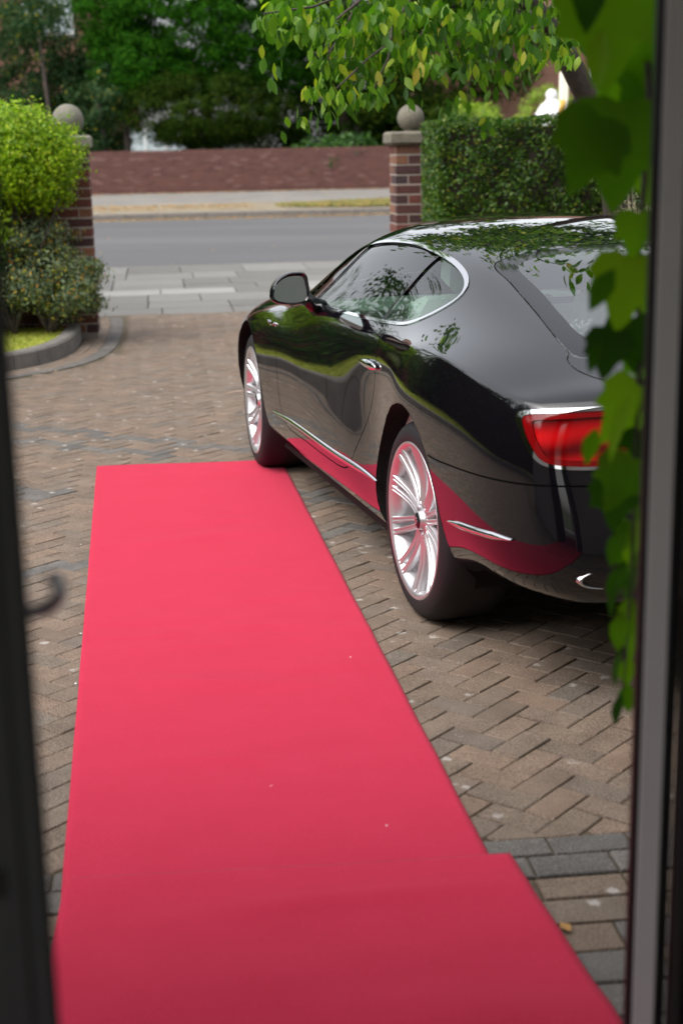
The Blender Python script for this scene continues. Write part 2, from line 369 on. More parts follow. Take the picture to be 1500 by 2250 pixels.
# kerb curve of the lawn bed (world xy, outer face at the ground)
def catmull(P, n=10, closed=False):
    P = [np.array(p, float) for p in P]; out = []; m = len(P)
    rng = range(m) if closed else range(m-1)
    for i in rng:
        if closed: a, b, c_, d = P[(i-1) % m], P[i], P[(i+1) % m], P[(i+2) % m]
        else: a, b, c_, d = P[max(i-1, 0)], P[i], P[i+1], P[min(i+2, m-1)]
        for k in range(n):
            t = k/n; out.append(.5*((2*b)+(-a+c_)*t+(2*a-5*b+4*c_-d)*t*t+(-a+3*b-3*c_+d)*t**3))
    if not closed: out.append(P[-1])
    return out
BED = catmull([(-2.56, 15.0), (-2.44, 14.3), (-2.33, 13.3), (-2.28, 12.45), (-2.37, 11.85), (-2.62, 11.40), (-3.1, 10.95), (-3.9, 10.2), (-4.9, 9.0), (-5.8, 7.4), (-6.5, 5.2), (-7.1, 2.5), (-7.6, -1)], 8)
BEDA = np.array(BED)
def bed_sd(p):
    """signed distance: >0 on the drive side"""
    d = BEDA - np.array(p); i = int(np.argmin((d**2).sum(1))); i = min(max(i, 1), len(BEDA)-2)
    tng = BEDA[i+1]-BEDA[i-1]; tng /= np.linalg.norm(tng); nrm = np.array([-tng[1], tng[0]])
    v = np.array(p)-BEDA[i]; s = v@nrm
    return s if abs(s) > 1e-9 else 0
hb = BR + math.radians(45)
du = np.array([math.cos(hb), math.sin(hb)]); dv = np.array([-math.sin(hb), math.cos(hb)])
nb = np.array([-math.sin(BR), math.cos(BR)]); ub = np.array([math.cos(BR), math.sin(BR)])
EDGE = 3.228                                  # herringbone starts here (distance along nb)
DARKL = [((-2.05, 9.05), (-.45, 8.12)), ((-2.0, 8.62), (-.95, 8.02)), ((-1.75, 7.32), (-1.40, 7.19)), ((-1.40, 7.19), (-1.78, 6.98)), ((-1.5, 5.55), (-1.05, 5.95)), ((.35, 6.55), (-.2, 7.1)), ((-.3, 6.0), (.3, 6.55))]
def dseg(p, a, b):
    a = np.array(a); b = np.array(b); p = np.array(p); t = np.clip(((p-a)@(b-a))/((b-a)@(b-a)), 0, 1); return np.linalg.norm(p-a-(b-a)*t)
blocks = []      # (poly, centre, kind, z)
def herring():
    out = []
    # tile the plane: horizontal block at (n+2... ) using lattice vectors (1,1) and (2,-2) in block widths
    for a in range(-170, 171):
        for b in range(-60, 61):
            x = a + 2*b; y = a - 2*b
            out.append((x, y, 2, 1)); out.append((x, y+1, 1, 2))
    return out
for (x, y, w, h) in herring():
    cx, cy = (x+w/2)*BW, (y+h/2)*BW
    cw = du*cx + dv*cy + np.array([0, 8.0])
    if not (-7.5 < cw[0] < 4.8 and 2.9 < cw[1] < 15.9): continue
    e = cw@nb
    if e < EDGE-.12: continue
    if unfr(*cw)[1] > 15.40+.1: continue
    if cw[0] > 3.0 and cw[1] < 3.5: continue
    if cw[0] < -1.6 and bed_sd(cw) < .40: continue
    g2 = GAP/2*random.uniform(.75, 1.5)
    cor = [((x)*BW+g2, (y)*BW+g2), ((x+w)*BW-g2, y*BW+g2), ((x+w)*BW-g2, (y+h)*BW-g2), (x*BW+g2, (y+h)*BW-g2)]
    poly = [tuple(du*a+dv*b+np.array([0, 8.0])) for a, b in cor]
    if e < EDGE+.12: poly = clip_poly(poly, nb[0], nb[1], EDGE)
    if unfr(*cw)[1] > 15.2: poly = clip_poly(poly, ST, -CT, -15.40)
    if len(poly) < 3: continue
    area = abs(sum(poly[k][0]*poly[(k+1) % len(poly)][1]-poly[(k+1) % len(poly)][0]*poly[k][1] for k in range(len(poly))))/2
    if area < .0012: continue
    dark = any(dseg(cw, *L) < .062 for L in DARKL)
    blocks.append((poly, cw, 'paver_grey' if dark else 'paver_brown', random.uniform(-.0022, .0012)))
# edging courses by the house
def course(e0, e1, L, off, kinds, dz=0):
    s = -2.6 + off; k = 0
    while s < 1.9:
        g2 = .003; a0, a1, b0, b1 = s+g2, s+L-g2, e0+g2, e1-g2
        poly = [tuple(ub*a+nb*b) for a, b in ((a0, b0), (a1, b0), (a1, b1), (a0, b1))]
        blocks.append((poly, ub*(s+L/2)+nb*(e0+e1)/2, kinds[k % len(kinds)], dz+random.uniform(-.001, .001))); s += L; k += 1
course(3.136, 3.226, .2, .06, ['paver_grey'])
course(3.03, 3.132, .2, .19, ['paver_grey'], .002)
course(2.925, 3.022, .21, .02, ['paver_brown'])
course(2.815, 2.92, .42, .3, ['paver_brown'])
course(2.70, 2.812, .225, .13, ['paver_grey', 'paver_brown', 'paver_brown'])
course(2.58, 2.70, .21, .0, ['paver_grey', 'paver_brown', 'paver_grey', 'paver_grey'])
course(2.46, 2.578, .21, .1, ['paver_grey', 'paver_grey', 'paver_brown'])
for e in (2.34, 2.22, 2.10): course(e, e+.118, .21, random.random()*.2, ['paver_grey', 'paver_brown'])
# band of dark setts following the bed, brown blocks between it and the kerb
for off0, off1, kd, L in ((.02, .115, 'paver_brown', .1), (.12, .215, 'paver_brown', .1), (.22, .34, 'paver_grey', .2)):
    acc = 0; prev = None; pts = []
    for i in range(len(BEDA)-1):
        tng = BEDA[i+1]-BEDA[i]; l = np.linalg.norm(tng); pts.append((acc, BEDA[i], tng/l)); acc += l
    s = 0.0
    def bp(s):
        for k in range(len(pts)-1, -1, -1):
            if pts[k][0] <= s: return pts[k][1]+pts[k][2]*(s-pts[k][0]), pts[k][2]
        return pts[0][1], pts[0][2]
    while s < min(acc-.3, 11):
        p0, t0 = bp(s+.003); p1, t1 = bp(s+L-.003); n0 = np.array([-t0[1], t0[0]]); n1 = np.array([-t1[1], t1[0]])
        poly = [tuple(p0+n0*off0), tuple(p1+n1*off0), tuple(p1+n1*off1), tuple(p0+n0*off1)]
        ar = sum(poly[k][0]*poly[(k+1) % 4][1]-poly[(k+1) % 4][0]*poly[k][1] for k in range(4))
        if ar < 0: poly = poly[::-1]
        if unfr(*p0)[1] < 15.36: blocks.append((poly, (p0+p1)/2+n0*(off0+off1)/2, kd, .003 if kd == 'paver_grey' else .001))
        s += L
CARP1 = [(-1.325, 7.755), (-.625, 3.02), (.345, 3.13), (-.325, 7.80)]
def vis(cw):
    d = Vector((cw[0], cw[1], 0))-Vector((0, 0, CAMH)); z = d.dot(FWD)
    if z < .5: return 0
    u = 750+FPX*d.dot(RT)/z; v = 1125-FPX*d.dot(UP)/z
    if not (60 < u < 1380 and v < 2250): return 0
    if v > 1015:
        xl = 210-.0665*(v-1028); xr = 618+.50*(v-1020) if v < 1890 else 1115+.567*(v-1888)
        if xl-10 < u < xr-5: return 0
        if v < 1290 and u > 640+(v-990)*.9: return 0
    return 1/(z*z)*(CAMH/z)
sc_ = sorted(range(len(blocks)), key=lambda i: -vis(blocks[i][1]))
top_ids = set(sc_[:300])
SV = {'paver_brown': G(), 'paver_grey': G()}
for i, (poly, cw, kd, dz) in enumerate(blocks):
    if i in top_ids and vis(cw) > 0:
        V, F = block_mesh('paver', [np.array(p)-cw for p in poly], dz); o = link('paver', mesh('paver', V, F), M_[kd], drive); o.location = (cw[0], cw[1], 0)
        o.rotation_euler = (random.uniform(-.006, .006), random.uniform(-.006, .006), 0)
    else:
        V, F = block_mesh('p', [np.array(p) for p in poly], dz); SV[kd].add(V, F)
for kd in SV: SV[kd].build('paver_field', M_[kd], drive, kind='stuff')
# kerb stones round the bed
kb = empty('lawn_kerb', (0, 0, 0)); kb['kind'] = 'structure'
s = 0
while s < acc-.5:
    L = .30
    q = G(); ring = []
    for k in range(4):
        p, t_ = bp(s+.004+(L-.008)*k/3); n_ = np.array([-t_[1], t_[0]])
        ring.append([(p[0]+n_[0]*.0, p[1]+n_[1]*.0, -.02), (p[0]-n_[0]*.012, p[1]-n_[1]*.012, .112), (p[0]-n_[0]*.03, p[1]-n_[1]*.03, .13), (p[0]-n_[0]*.125, p[1]-n_[1]*.125, .13), (p[0]-n_[0]*.13, p[1]-n_[1]*.13, -.02)])
    V = [v for r in ring for v in r]; F = []
    for a in range(3):
        for b in range(4): F.append((a*5+b, (a+1)*5+b, (a+1)*5+b+1, a*5+b+1))
    F += [(0, 1, 2, 3, 4), (19, 18, 17, 16, 15)]
    link('kerb_stone', mesh('kerb_stone', V, F), M_['kerb'], kb); s += L
# lawn inside
poly = [(p[0]-.13*1, p[1], .10) for p in BEDA] + [(-30, -1, .10), (-30, 15.0-3.4, .10)]
me = mesh('lawn', poly, [tuple(range(len(poly)))][:1]); lawn = link('lawn', me, M_['turf'], kind='structure')

# ------------------------------------------------------------------ foliage generators
def rand_dirs(n):
    v = RNG.normal(size=(n, 3)); return v/np.linalg.norm(v, axis=1)[:, None]
def leaf_quads(P, size, nrm=None, jitter=.8, asp=.55, droop=0., var=.35):
    """rhombic leaves with a fold, two triangles each, at points P"""
    n = len(P); d = rand_dirs(n)
    if nrm is not None: d = nrm + d*jitter; d /= np.linalg.norm(d, axis=1)[:, None]
    a = rand_dirs(n)
    if droop: a = a*(1-droop)+np.array([0, 0, -1.])*droop
    a = a-(a*d).sum(1)[:, None]*d; a /= (np.linalg.norm(a, axis=1)[:, None]+1e-6); b = np.cross(d, a)
    s = size*(1+var*RNG.uniform(-1, 1, n))[:, None]
    return np.stack([P-a*s*.5, P+b*s*asp*.5+d*s*.08, P+a*s*.5, P-b*s*asp*.5+d*s*.08], 1).reshape(-1, 3)
def shell(n, c, r, thick=.35, flat=None):
    d = rand_dirs(n); rr = 1-thick*RNG.random(n)**1.5
    return np.array(c)+d*rr[:, None]*np.array(r), d
def clumped(n, c, r, nclump=60, csize=.22, thick=.3):
    """leaves gathered in tufts over an uneven ellipsoid"""
    cc, cd = shell(nclump, c, r, thick); k = RNG.integers(0, nclump, n)
    off = RNG.normal(size=(n, 3))*csize*.5; P = cc[k]+off*np.array([1, 1, .8]); D = off/ (np.linalg.norm(off, axis=1)[:, None]+1e-6)*.8+cd[k]
    D /= np.linalg.norm(D, axis=1)[:, None]; return P, D
def crown(name, parts, mat, parent=None, size=.05, jitter=.6, asp=.55, droop=0, **kw):
    V = []
    for P, D in parts: V.append(leaf_quads(P, size, D, jitter, asp, droop))
    return link(name, fast(name, np.concatenate(V), 4), mat, parent, **kw)
def branches(name, root, tips, mat, parent, r0=.03, r1=.006, wob=.08):
    g = G()
    for tp in tips:
        a, b = Vector(root), Vector(tp); pts = [a.lerp(b, k/5)+Vector((random.uniform(-wob, wob), random.uniform(-wob, wob), random.uniform(-wob, wob)))*(0 if k in (0,) else 1) for k in range(6)]
        g.tube(pts, [r0+(r1-r0)*k/5 for k in range(6)], 6)
    return g.build(name, mat, parent, smooth=True)

#PART2
# ------------------------------------------------------------------ the car (x forward from the rear axle, y left, z up)
CARX, CARY, CARYAW = 1.1430384, 5.3011671, 0.2632137
car = empty('parked_car', (CARX, CARY, 0), CARYAW+math.pi/2, label='glossy black two-door coupe with silver multi-spoke wheels parked beside the red carpet', cat='car')
SEC = [  # x, then k0..k10 as (x, y, z)
 [(-.95,.70,.325),(-.98,.77,.35),(-1.0,.832,.46),(-.985,.842,.65),(-.965,.842,.80),(-.955,.815,.915),(-1.0,.70,.935),(-1.04,.56,.94),(-1.07,.40,.945),(-1.095,.20,.95),(-1.10,0,.952)],
 [(-.80,.78,.325),(-.82,.86,.355),(-.82,.921,.46),(-.81,.930,.67),(-.80,.916,.83),(-.79,.880,.935),(-.84,.735,.972),(-.87,.58,.988),(-.88,.42,.998),(-.9,.215,1.0),(-.9,0,1.002)],
 [(-.56,.82,.30),(-.56,.89,.345),(-.56,.952,.46),(-.56,.962,.67),(-.56,.946,.86),(-.55,.912,.975),(-.58,.775,1.028),(-.61,.617,1.060),(-.62,.468,1.072),(-.63,.240,1.080),(-.63,0,1.084)],
 [(-.2,.84,.22),(-.2,.925,.30),(-.2,.956,.45),(-.2,.972,.67),(-.2,.957,.87),(-.2,.922,.995),(-.22,.802,1.062),(-.22,.660,1.136),(-.21,.515,1.172),(-.20,.268,1.190),(-.20,0,1.197)],
 [(.15,.84,.21),(.15,.915,.28),(.15,.946,.43),(.15,.952,.64),(.15,.940,.84),(.15,.905,.975),(.15,.822,1.052),(.15,.695,1.178),(.15,.556,1.250),(.15,.298,1.276),(.15,0,1.286)],
 [(.5,.84,.20),(.5,.905,.27),(.5,.928,.42),(.5,.906,.61),(.5,.896,.78),(.5,.890,.925),(.5,.845,1.01),(.5,.715,1.188),(.5,.580,1.296),(.5,.320,1.334),(.5,0,1.345)],
 [(.85,.84,.20),(.85,.905,.27),(.85,.942,.42),(.85,.920,.60),(.85,.904,.76),(.85,.892,.905),(.85,.858,.99),(.85,.725,1.185),(.85,.59,1.31),(.85,.33,1.358),(.85,0,1.368)],
 [(1.25,.84,.20),(1.25,.905,.27),(1.25,.944,.42),(1.25,.929,.60),(1.25,.917,.76),(1.25,.897,.895),(1.25,.865,.98),(1.25,.73,1.17),(1.25,.60,1.295),(1.25,.34,1.352),(1.25,0,1.368)],
 [(1.62,.84,.20),(1.62,.905,.27),(1.62,.94,.42),(1.62,.938,.60),(1.62,.925,.77),(1.62,.900,.885),(1.62,.865,.965),(1.60,.75,1.10),(1.58,.645,1.225),(1.57,.36,1.325),(1.57,0,1.345)],
 [(1.98,.84,.20),(1.98,.91,.27),(1.98,.945,.42),(1.98,.945,.61),(1.98,.935,.79),(1.98,.895,.875),(1.97,.855,.94),(1.96,.78,1.01),(1.92,.68,1.09),(1.90,.38,1.20),(1.90,0,1.225)],
 [(2.32,.84,.20),(2.32,.915,.27),(2.32,.955,.42),(2.32,.96,.61),(2.32,.945,.79),(2.32,.895,.88),(2.32,.82,.925),(2.34,.72,.95),(2.36,.58,.975),(2.40,.32,.995),(2.42,0,1.005)],
 [(2.70,.84,.20),(2.70,.92,.27),(2.70,.955,.42),(2.70,.965,.61),(2.70,.945,.78),(2.70,.885,.855),(2.70,.79,.90),(2.70,.67,.92),(2.70,.52,.935),(2.70,.28,.95),(2.70,0,.955)],
 [(3.08,.82,.20),(3.08,.88,.27),(3.08,.925,.42),(3.08,.93,.60),(3.08,.90,.74),(3.06,.84,.81),(3.06,.76,.86),(3.06,.64,.885),(3.06,.48,.90),(3.06,.26,.91),(3.06,0,.915)],
 [(3.38,.74,.20),(3.38,.78,.27),(3.38,.82,.42),(3.38,.825,.58),(3.35,.80,.70),(3.31,.75,.76),(3.35,.68,.80),(3.38,.56,.825),(3.40,.42,.84),(3.42,.22,.85),(3.43,0,.855)],
 [(3.50,.62,.20),(3.53,.68,.27),(3.55,.71,.42),(3.55,.71,.56),(3.52,.70,.66),(3.49,.67,.70),(3.55,.58,.73),(3.60,.47,.745),(3.63,.35,.755),(3.655,.18,.76),(3.66,0,.762)]]
def build_cage():
    T = []; idx = {}; 
    def v(key, p):
        if key not in idx: idx[key] = len(T); T.append(p)
        return idx[key]
    nS = len(SEC)
    def P(i, k, s):
        x, y, z = SEC[i][k]
        if k == 10: s = 1
        return v((i, k, s), (x, y*s, z))
    def E(end, m, k, s):   # end faces: column m = 6..10 (like the top rows), row k = 0..4
        if m == 10: s = 1
        top = SEC[0 if end == 0 else nS-1]; c5 = top[5]; cm = top[m]; ck = top[k]
        fx = (cm[0]-c5[0]); y = cm[1]; 
        if end == 0:
            bul = [0.02, -.015, -.035, -.03, -.005][k]; x = ck[0] + fx*.95 + bul*(1-.3*(y/.7)); z = ck[2]
        else: x = ck[0]+fx*1.0; z = ck[2]
        return v(('e', end, m, k, s), (x, y*s*(1.0 if k > 1 else .97), z))
    F = []; cr_ = {}
    for s in (1, -1):
        def q(a, b, c_, d): F.append((a, b, c_, d) if s > 0 else (d, c_, b, a))
        for i in range(nS-1):
            for k in range(10): q(P(i, k, s), P(i, k+1, s), P(i+1, k+1, s), P(i+1, k, s))
        for end in (0, 1):
            i = 0 if end == 0 else nS-1
            def X(m, k):
                if k == 5: return P(i, m, s)
                if m == 5: return P(i, k, s)
                return E(end, m, k, s)
            for m in range(5, 10):
                for k in range(0, 5):
                    a = (X(m, k), X(m+1, k), X(m+1, k+1), X(m, k+1))
                    if end == 0: q(*a)
                    else: q(*a[::-1])
        def crease(i0, i1, k, w):
            for i in range(i0, i1): a, b = P(i, k, s), P(i+1, k, s); cr_[(min(a, b), max(a, b))] = w
        crease(0, 3, 5, .55); crease(3, 4, 5, .40); crease(4, 5, 5, .15); crease(4, 9, 6, .25)
    return np.array(T, float), F, cr_
def subsurf(V, F, cre, lv):
    me = mesh('cage', V, F)
    at_ = me.attributes.new('crease_edge', 'FLOAT', 'EDGE')
    for e in me.edges:
        k = (min(e.vertices), max(e.vertices))
        if k in cre: at_.data[e.index].value = cre[k]
    o = bpy.data.objects.new('cage', me); C.objects.link(o)
    md = o.modifiers.new('s', 'SUBSURF'); md.levels = lv; md.render_levels = lv; md.subdivision_type = 'CATMULL_CLARK'; md.use_limit_surface = True
    bpy.context.view_layer.update(); dg = bpy.context.evaluated_depsgraph_get(); ev = o.evaluated_get(dg); m2 = ev.to_mesh()
    n = len(m2.vertices); co = np.empty(n*3, np.float32); m2.vertices.foreach_get('co', co)
    no = np.empty(n*3, np.float32); m2.vertices.foreach_get('normal', no)
    Fs = np.empty(len(m2.loops), np.int32); m2.loops.foreach_get('vertex_index', Fs)
    ev.to_mesh_clear(); bpy.data.objects.remove(o); bpy.data.meshes.remove(me)
    return co.reshape(-1, 3).astype(float), no.reshape(-1, 3).astype(float), Fs.reshape(-1, 4)
T0, CF, CRE = build_cage(); Pc = T0.copy()
for it in range(2):
    co, _, _ = subsurf(Pc, CF, CRE, 1); Pc += (T0-co[:len(T0)])*.75
co, no, QF = subsurf(Pc, CF, CRE, 4)
if (co[np.argmax(co[:, 2])]*0 + no[np.argmax(co[:, 2])])[2] < 0: no = -no; QF = QF[:, ::-1]
class Surf:
    def __init__(s, V, Nn): s.V = [V]; s.N = [Nn]; s.n = len(V); s.exV = []; s.exN = []; s.allV = V; s.allN = Nn
    def flush(s):
        if s.exV:
            s.allV = np.vstack([s.allV, np.array(s.exV)]); s.allN = np.vstack([s.allN, np.array(s.exN)]); s.exV = []; s.exN = []
SF = Surf(co, no)
def split(faces, gfun, region=None):
    """cut a list of polygons along gfun(verts)=0 -> (inside g<0, outside)"""
    SF.flush(); V = SF.allV; used = np.unique(np.concatenate([np.asarray(f) for f in faces])) if faces else []
    g = np.full(len(V), 1.0); vv = V[used]; gv = gfun(vv)
    if region is not None: gv = np.where(region(vv), gv, np.maximum(gv, .5))
    g[used] = gv; ins, out = [], []; cache = {}; base = len(V)
    for f in faces:
        gs = [g[i] for i in f]; mn, mxx = min(gs), max(gs)
        if mxx <= 0: ins.append(f); continue
        if mn >= 0 or mxx > .4: out.append(f); continue
        A, B = [], []
        for a in range(len(f)):
            i, j = f[a], f[(a+1) % len(f)]; gi, gj = g[i], g[j]
            if gi <= 0: A.append(i)
            if gi >= 0: B.append(i)
            if gi*gj < 0:
                key = (i, j) if i < j else (j, i)
                if key not in cache:
                    a_, b_ = key; k = g[a_]/(g[a_]-g[b_]); cache[key] = base+len(SF.exV)
                    nn = V_(a_)*(1-k)+V_(b_)*k; nrm = N_(a_)*(1-k)+N_(b_)*k; SF.exV.append(nn); SF.exN.append(nrm/np.linalg.norm(nrm))
                A.append(cache[key]); B.append(cache[key])
        if len(A) > 2: ins.append(tuple(A))
        if len(B) > 2: out.append(tuple(B))
    SF.flush(); return ins, out
def V_(i): return SF.allV[i]
def N_(i): return SF.allN[i]
def surf_obj(name, faces, mat, parent=car, off=0., **kw):
    SF.flush(); used = np.unique(np.concatenate([np.asarray(f) for f in faces])); mp = {int(u): k for k, u in enumerate(used)}
    V = SF.allV[used]+SF.allN[used]*off; Nn = SF.allN[used]
    me = mesh(name, V, [tuple(mp[int(i)] for i in f) for f in faces], True)
    me.normals_split_custom_set_from_vertices([tuple(n) for n in Nn])
    return link(name, me, mat, parent, **kw)
def surf_islands(name, faces, mat, parent=car, off=0.):
    par = {}
    def find(a):
        while par[a] != a: par[a] = par[par[a]]; a = par[a]
        return a
    for f in faces:
        for i in f: par.setdefault(i, i)
        r = find(f[0])
        for i in f[1:]: par[find(i)] = r
    grp = {}
    for f in faces: grp.setdefault(find(f[0]), []).append(f)
    return [surf_obj(name, g_, mat, parent, off) for g_ in grp.values() if len(g_) > 2]
def sd_poly(poly):
    P = np.array(poly, float); A = P; B = np.roll(P, -1, 0)
    def f(X, Y):
        px = np.stack([X, Y], 1); d = np.full(len(X), 1e9); ins = np.zeros(len(X), bool)
        for a, b in zip(A, B):
            ab = b-a; L = (ab@ab)+1e-12; t = np.clip(((px-a)@ab)/L, 0, 1); q = px-a-t[:, None]*ab; d = np.minimum(d, np.hypot(q[:, 0], q[:, 1]))
            c_ = ((a[1] > px[:, 1]) != (b[1] > px[:, 1])); xx = (b[0]-a[0])*(px[:, 1]-a[1])/((b[1]-a[1]) if abs(b[1]-a[1]) > 1e-12 else 1e-12)+a[0]
            ins ^= c_ & (px[:, 0] < xx)
        return np.where(ins, -d, d)
    return f
faces = [tuple(f) for f in QF.tolist()]
side = lambda v: (np.abs(v[:, 1]) > .45)
# wheel arches
WR, WF, WZ, AR = 0.0, 2.746, .36, .425
for cx in (WR, WF):
    cut, faces = split(faces, lambda v: np.hypot(v[:, 0]-cx, (v[:, 2]-WZ))-AR, lambda v: (np.abs(v[:, 1]) > .5) & (v[:, 2] < .95))
# side windows
DLO = catmull([(1.84,.985),(1.50,.988),(1.1,.998),(.75,1.008),(.48,1.02),(.30,1.037),(.15,1.083),(.07,1.142),(.14,1.192),(.33,1.236),(.56,1.262),(.80,1.278),(1.10,1.272),(1.35,1.250),(1.52,1.215),(1.66,1.135),(1.78,1.04)], 6, True)
dlo = sd_poly(DLO); fw = lambda v: dlo(v[:, 0], v[:, 2])
win, faces = split(faces, fw, lambda v: (np.abs(v[:, 1]) > .5) & (v[:, 2] > .9))
ring, faces = split(faces, lambda v: fw(v)-.011, lambda v: (np.abs(v[:, 1]) > .5) & (v[:, 2] > .9))
surf_islands('window_surround', ring, M_['chrome'], off=.004)
def line_g(x0, z0, x1, z1):     # <0 on the rear side of the line
    d = np.array([x1-x0, z1-z0]); d /= np.linalg.norm(d); return lambda v: (v[:, 0]-x0)*d[1]-(v[:, 2]-z0)*d[0]
lb = line_g(.60, 1.0, .50, 1.26)
qtr, rest = split(win, lambda v: lb(v)+.011); bar, dwin = split(rest, lambda v: lb(v)-.011)
lf = line_g(1.69, .99, 1.40, 1.25); main_, rest = split(dwin, lambda v: lf(v)+.010); bar2, small = split(rest, lambda v: lf(v)-.010)
for nm, fs, mt in (('quarter_window', qtr, 'sideglass'), ('door_window', main_, 'sideglass'), ('front_quarter_window', small, 'sideglass'), ('window_pillar', bar, 'gloss'), ('window_divider', bar2, 'gloss')):
    for sgn in (1, -1):
        SF.flush(); sub = [f for f in fs if SF.allV[f[0]][1]*sgn > 0]
        if sub: surf_obj(nm, sub, M_[mt], off=-.006 if mt == 'sideglass' else .001)
# windscreen and rear window (from above)
WS = catmull([(2.30,0),(2.27,.35),(2.16,.62),(2.02,.72),(1.78,.655),(1.62,.575),(1.56,.40),(1.55,0),(1.56,-.40),(1.62,-.575),(1.78,-.655),(2.02,-.72),(2.16,-.62),(2.27,-.35)], 5, True)
fws = sd_poly(WS); wsf, faces = split(faces, lambda v: fws(v[:, 0], v[:, 1]), lambda v: v[:, 2] > .88)
surf_obj('windscreen', wsf, M_['sideglass'])
RS = catmull([(.215,0),(.205,.30),(.175,.50),(.12,.565),(-.05,.575),(-.35,.60),(-.62,.625),(-.735,.60),(-.755,.40),(-.765,0),(-.755,-.40),(-.735,-.60),(-.62,-.625),(-.35,-.60),(-.05,-.575),(.12,-.565),(.175,-.50),(.205,-.30)], 5, True)
frs = sd_poly(RS); top = lambda v: v[:, 2] > .98
rsf, faces = split(faces, lambda v: frs(v[:, 0], v[:, 1]), top)
gapr, faces = split(faces, lambda v: frs(v[:, 0], v[:, 1])-.005, top); surf_obj('rear_window_seal', gapr, M_['matteblack'], off=-.004)
RS2 = catmull([(.155,0),(.145,.28),(.115,.44),(.05,.505),(-.2,.52),(-.42,.54),(-.60,.54),(-.66,.42),(-.67,0),(-.66,-.42),(-.60,-.54),(-.42,-.54),(-.2,-.52),(.05,-.505),(.115,-.44),(.145,-.28)], 5, True)
frs2 = sd_poly(RS2); inner, frit = split(rsf, lambda v: frs2(v[:, 0], v[:, 1]))
rg = surf_obj('rear_window', inner, M_['rearglass']); surf_obj('rear_window_border', frit, M_['gloss'], rg)
# tail lamps
TL = catmull([(.862,.893),(.80,.906),(.68,.914),(.60,.914),(.565,.897),(.545,.84),(.56,.79),(.60,.762),(.68,.754),(.78,.756),(.835,.768),(.858,.805),(.868,.85)], 6, True)
ftl = sd_poly(TL); ft = lambda v: ftl(np.abs(v[:, 1]), v[:, 2]); rear = lambda v: v[:, 0] < -.70
tl, faces = split(faces, ft, rear); tlr, faces = split(faces, lambda v: ft(v)-.010, rear)
tli, tlo = split(tl, lambda v: ft(v)+.017, rear)
M_['tail2'] = simple('dark_red_lens', (.16, .002, .003), .07, spec=.4)
for sgn in (1, -1):
    SF.flush(); a = surf_obj('tail_lamp', [f for f in tlo if SF.allV[f[0]][1]*sgn > 0], M_['tail2'], off=.001); surf_obj('inner_lens', [f for f in tli if SF.allV[f[0]][1]*sgn > 0], M_['tail'], a, off=-.004)
    surf_obj('lamp_surround', [f for f in tlr if SF.allV[f[0]][1]*sgn > 0], M_['chrome'], a, off=.004)
def gap_split(fs, gfun, region, w=.0028):
    a, b = split(fs, lambda v: gfun(v)+w, region); c_, b = split(b, lambda v: gfun(v)-w, region); return a, c_, b
# boot lid, seen from above / behind
BL_ = catmull([(-.66,0),(-.66,.40),(-.665,.585),(-.70,.645),(-.80,.655),(-.92,.60),(-1.0,.53),(-1.12,.50),(-1.30,.48),(-1.30,0),(-1.30,-.48),(-1.12,-.50),(-1.0,-.53),(-.92,-.60),(-.80,-.655),(-.70,-.645),(-.665,-.585),(-.66,-.40)], 6, True)
fbl = sd_poly(BL_); seams = []
bt, sm, faces = gap_split(faces, lambda v: fbl(v[:, 0], v[:, 1]), lambda v: (v[:, 2] > .60) & (v[:, 0] < -.5)); seams += sm
surf_obj('boot_lid', bt, M_['paint'])
# rear bumper
fbp = lambda v: v[:, 2]-(.668+.03*np.clip((-v[:, 0]-.4)/.6, 0, 1))
bm_, sm, faces = gap_split(faces, fbp, lambda v: v[:, 0] < -.30); seams += sm
surf_obj('rear_bumper', bm_, M_['paint'])
for nm, (ly, lz, r_) in (('headlamp', (.60, .655, .105)), ('inner_headlamp', (.40, .64, .075))):
    hl_, faces = split(faces, lambda v: np.hypot(np.abs(v[:, 1])-ly, v[:, 2]-lz)-r_, lambda v: v[:, 0] > 3.2); hr_, faces = split(faces, lambda v: np.hypot(np.abs(v[:, 1])-ly, v[:, 2]-lz)-r_-.012, lambda v: v[:, 0] > 3.2)
    for sgn in (1, -1):
        SF.flush(); a = [f for f in hl_ if SF.allV[f[0]][1]*sgn > 0]
        if a: a = surf_obj(nm, a, simple('lamp_lens', (.6, .62, .65), .05, .7)); surf_obj('lamp_surround', [f for f in hr_ if SF.allV[f[0]][1]*sgn > 0], M_['chrome'], a, off=.003)
gr_, faces = split(faces, lambda v: np.maximum(np.abs(v[:, 1])-.27, np.abs(v[:, 2]-.54)-.13), lambda v: v[:, 0] > 3.2); surf_obj('grille', gr_, M_['matteblack'], off=-.01)
# doors
DR = catmull([(2.03,.955),(2.045,.84),(2.04,.70),(2.01,.56),(1.965,.45),(1.90,.385),(1.80,.365),(1.4,.365),(1.1,.368),(.93,.372),(.82,.39),(.75,.44),(.70,.50),(.62,.60),(.56,.70),(.525,.82),(.515,.92),(.52,1.0),(.60,1.06),(1.2,1.08),(1.8,1.05),(1.98,1.01)], 6, True)
fdr = sd_poly(DR)
dr, sm, faces = gap_split(faces, lambda v: fdr(v[:, 0], v[:, 2]), lambda v: (np.abs(v[:, 1]) > .6)); seams += sm
for sgn in (1, -1):
    SF.flush(); D = surf_obj('door', [f for f in dr if SF.allV[f[0]][1]*sgn > 0], M_['paint'])
    if sgn == 1: DOOR = D
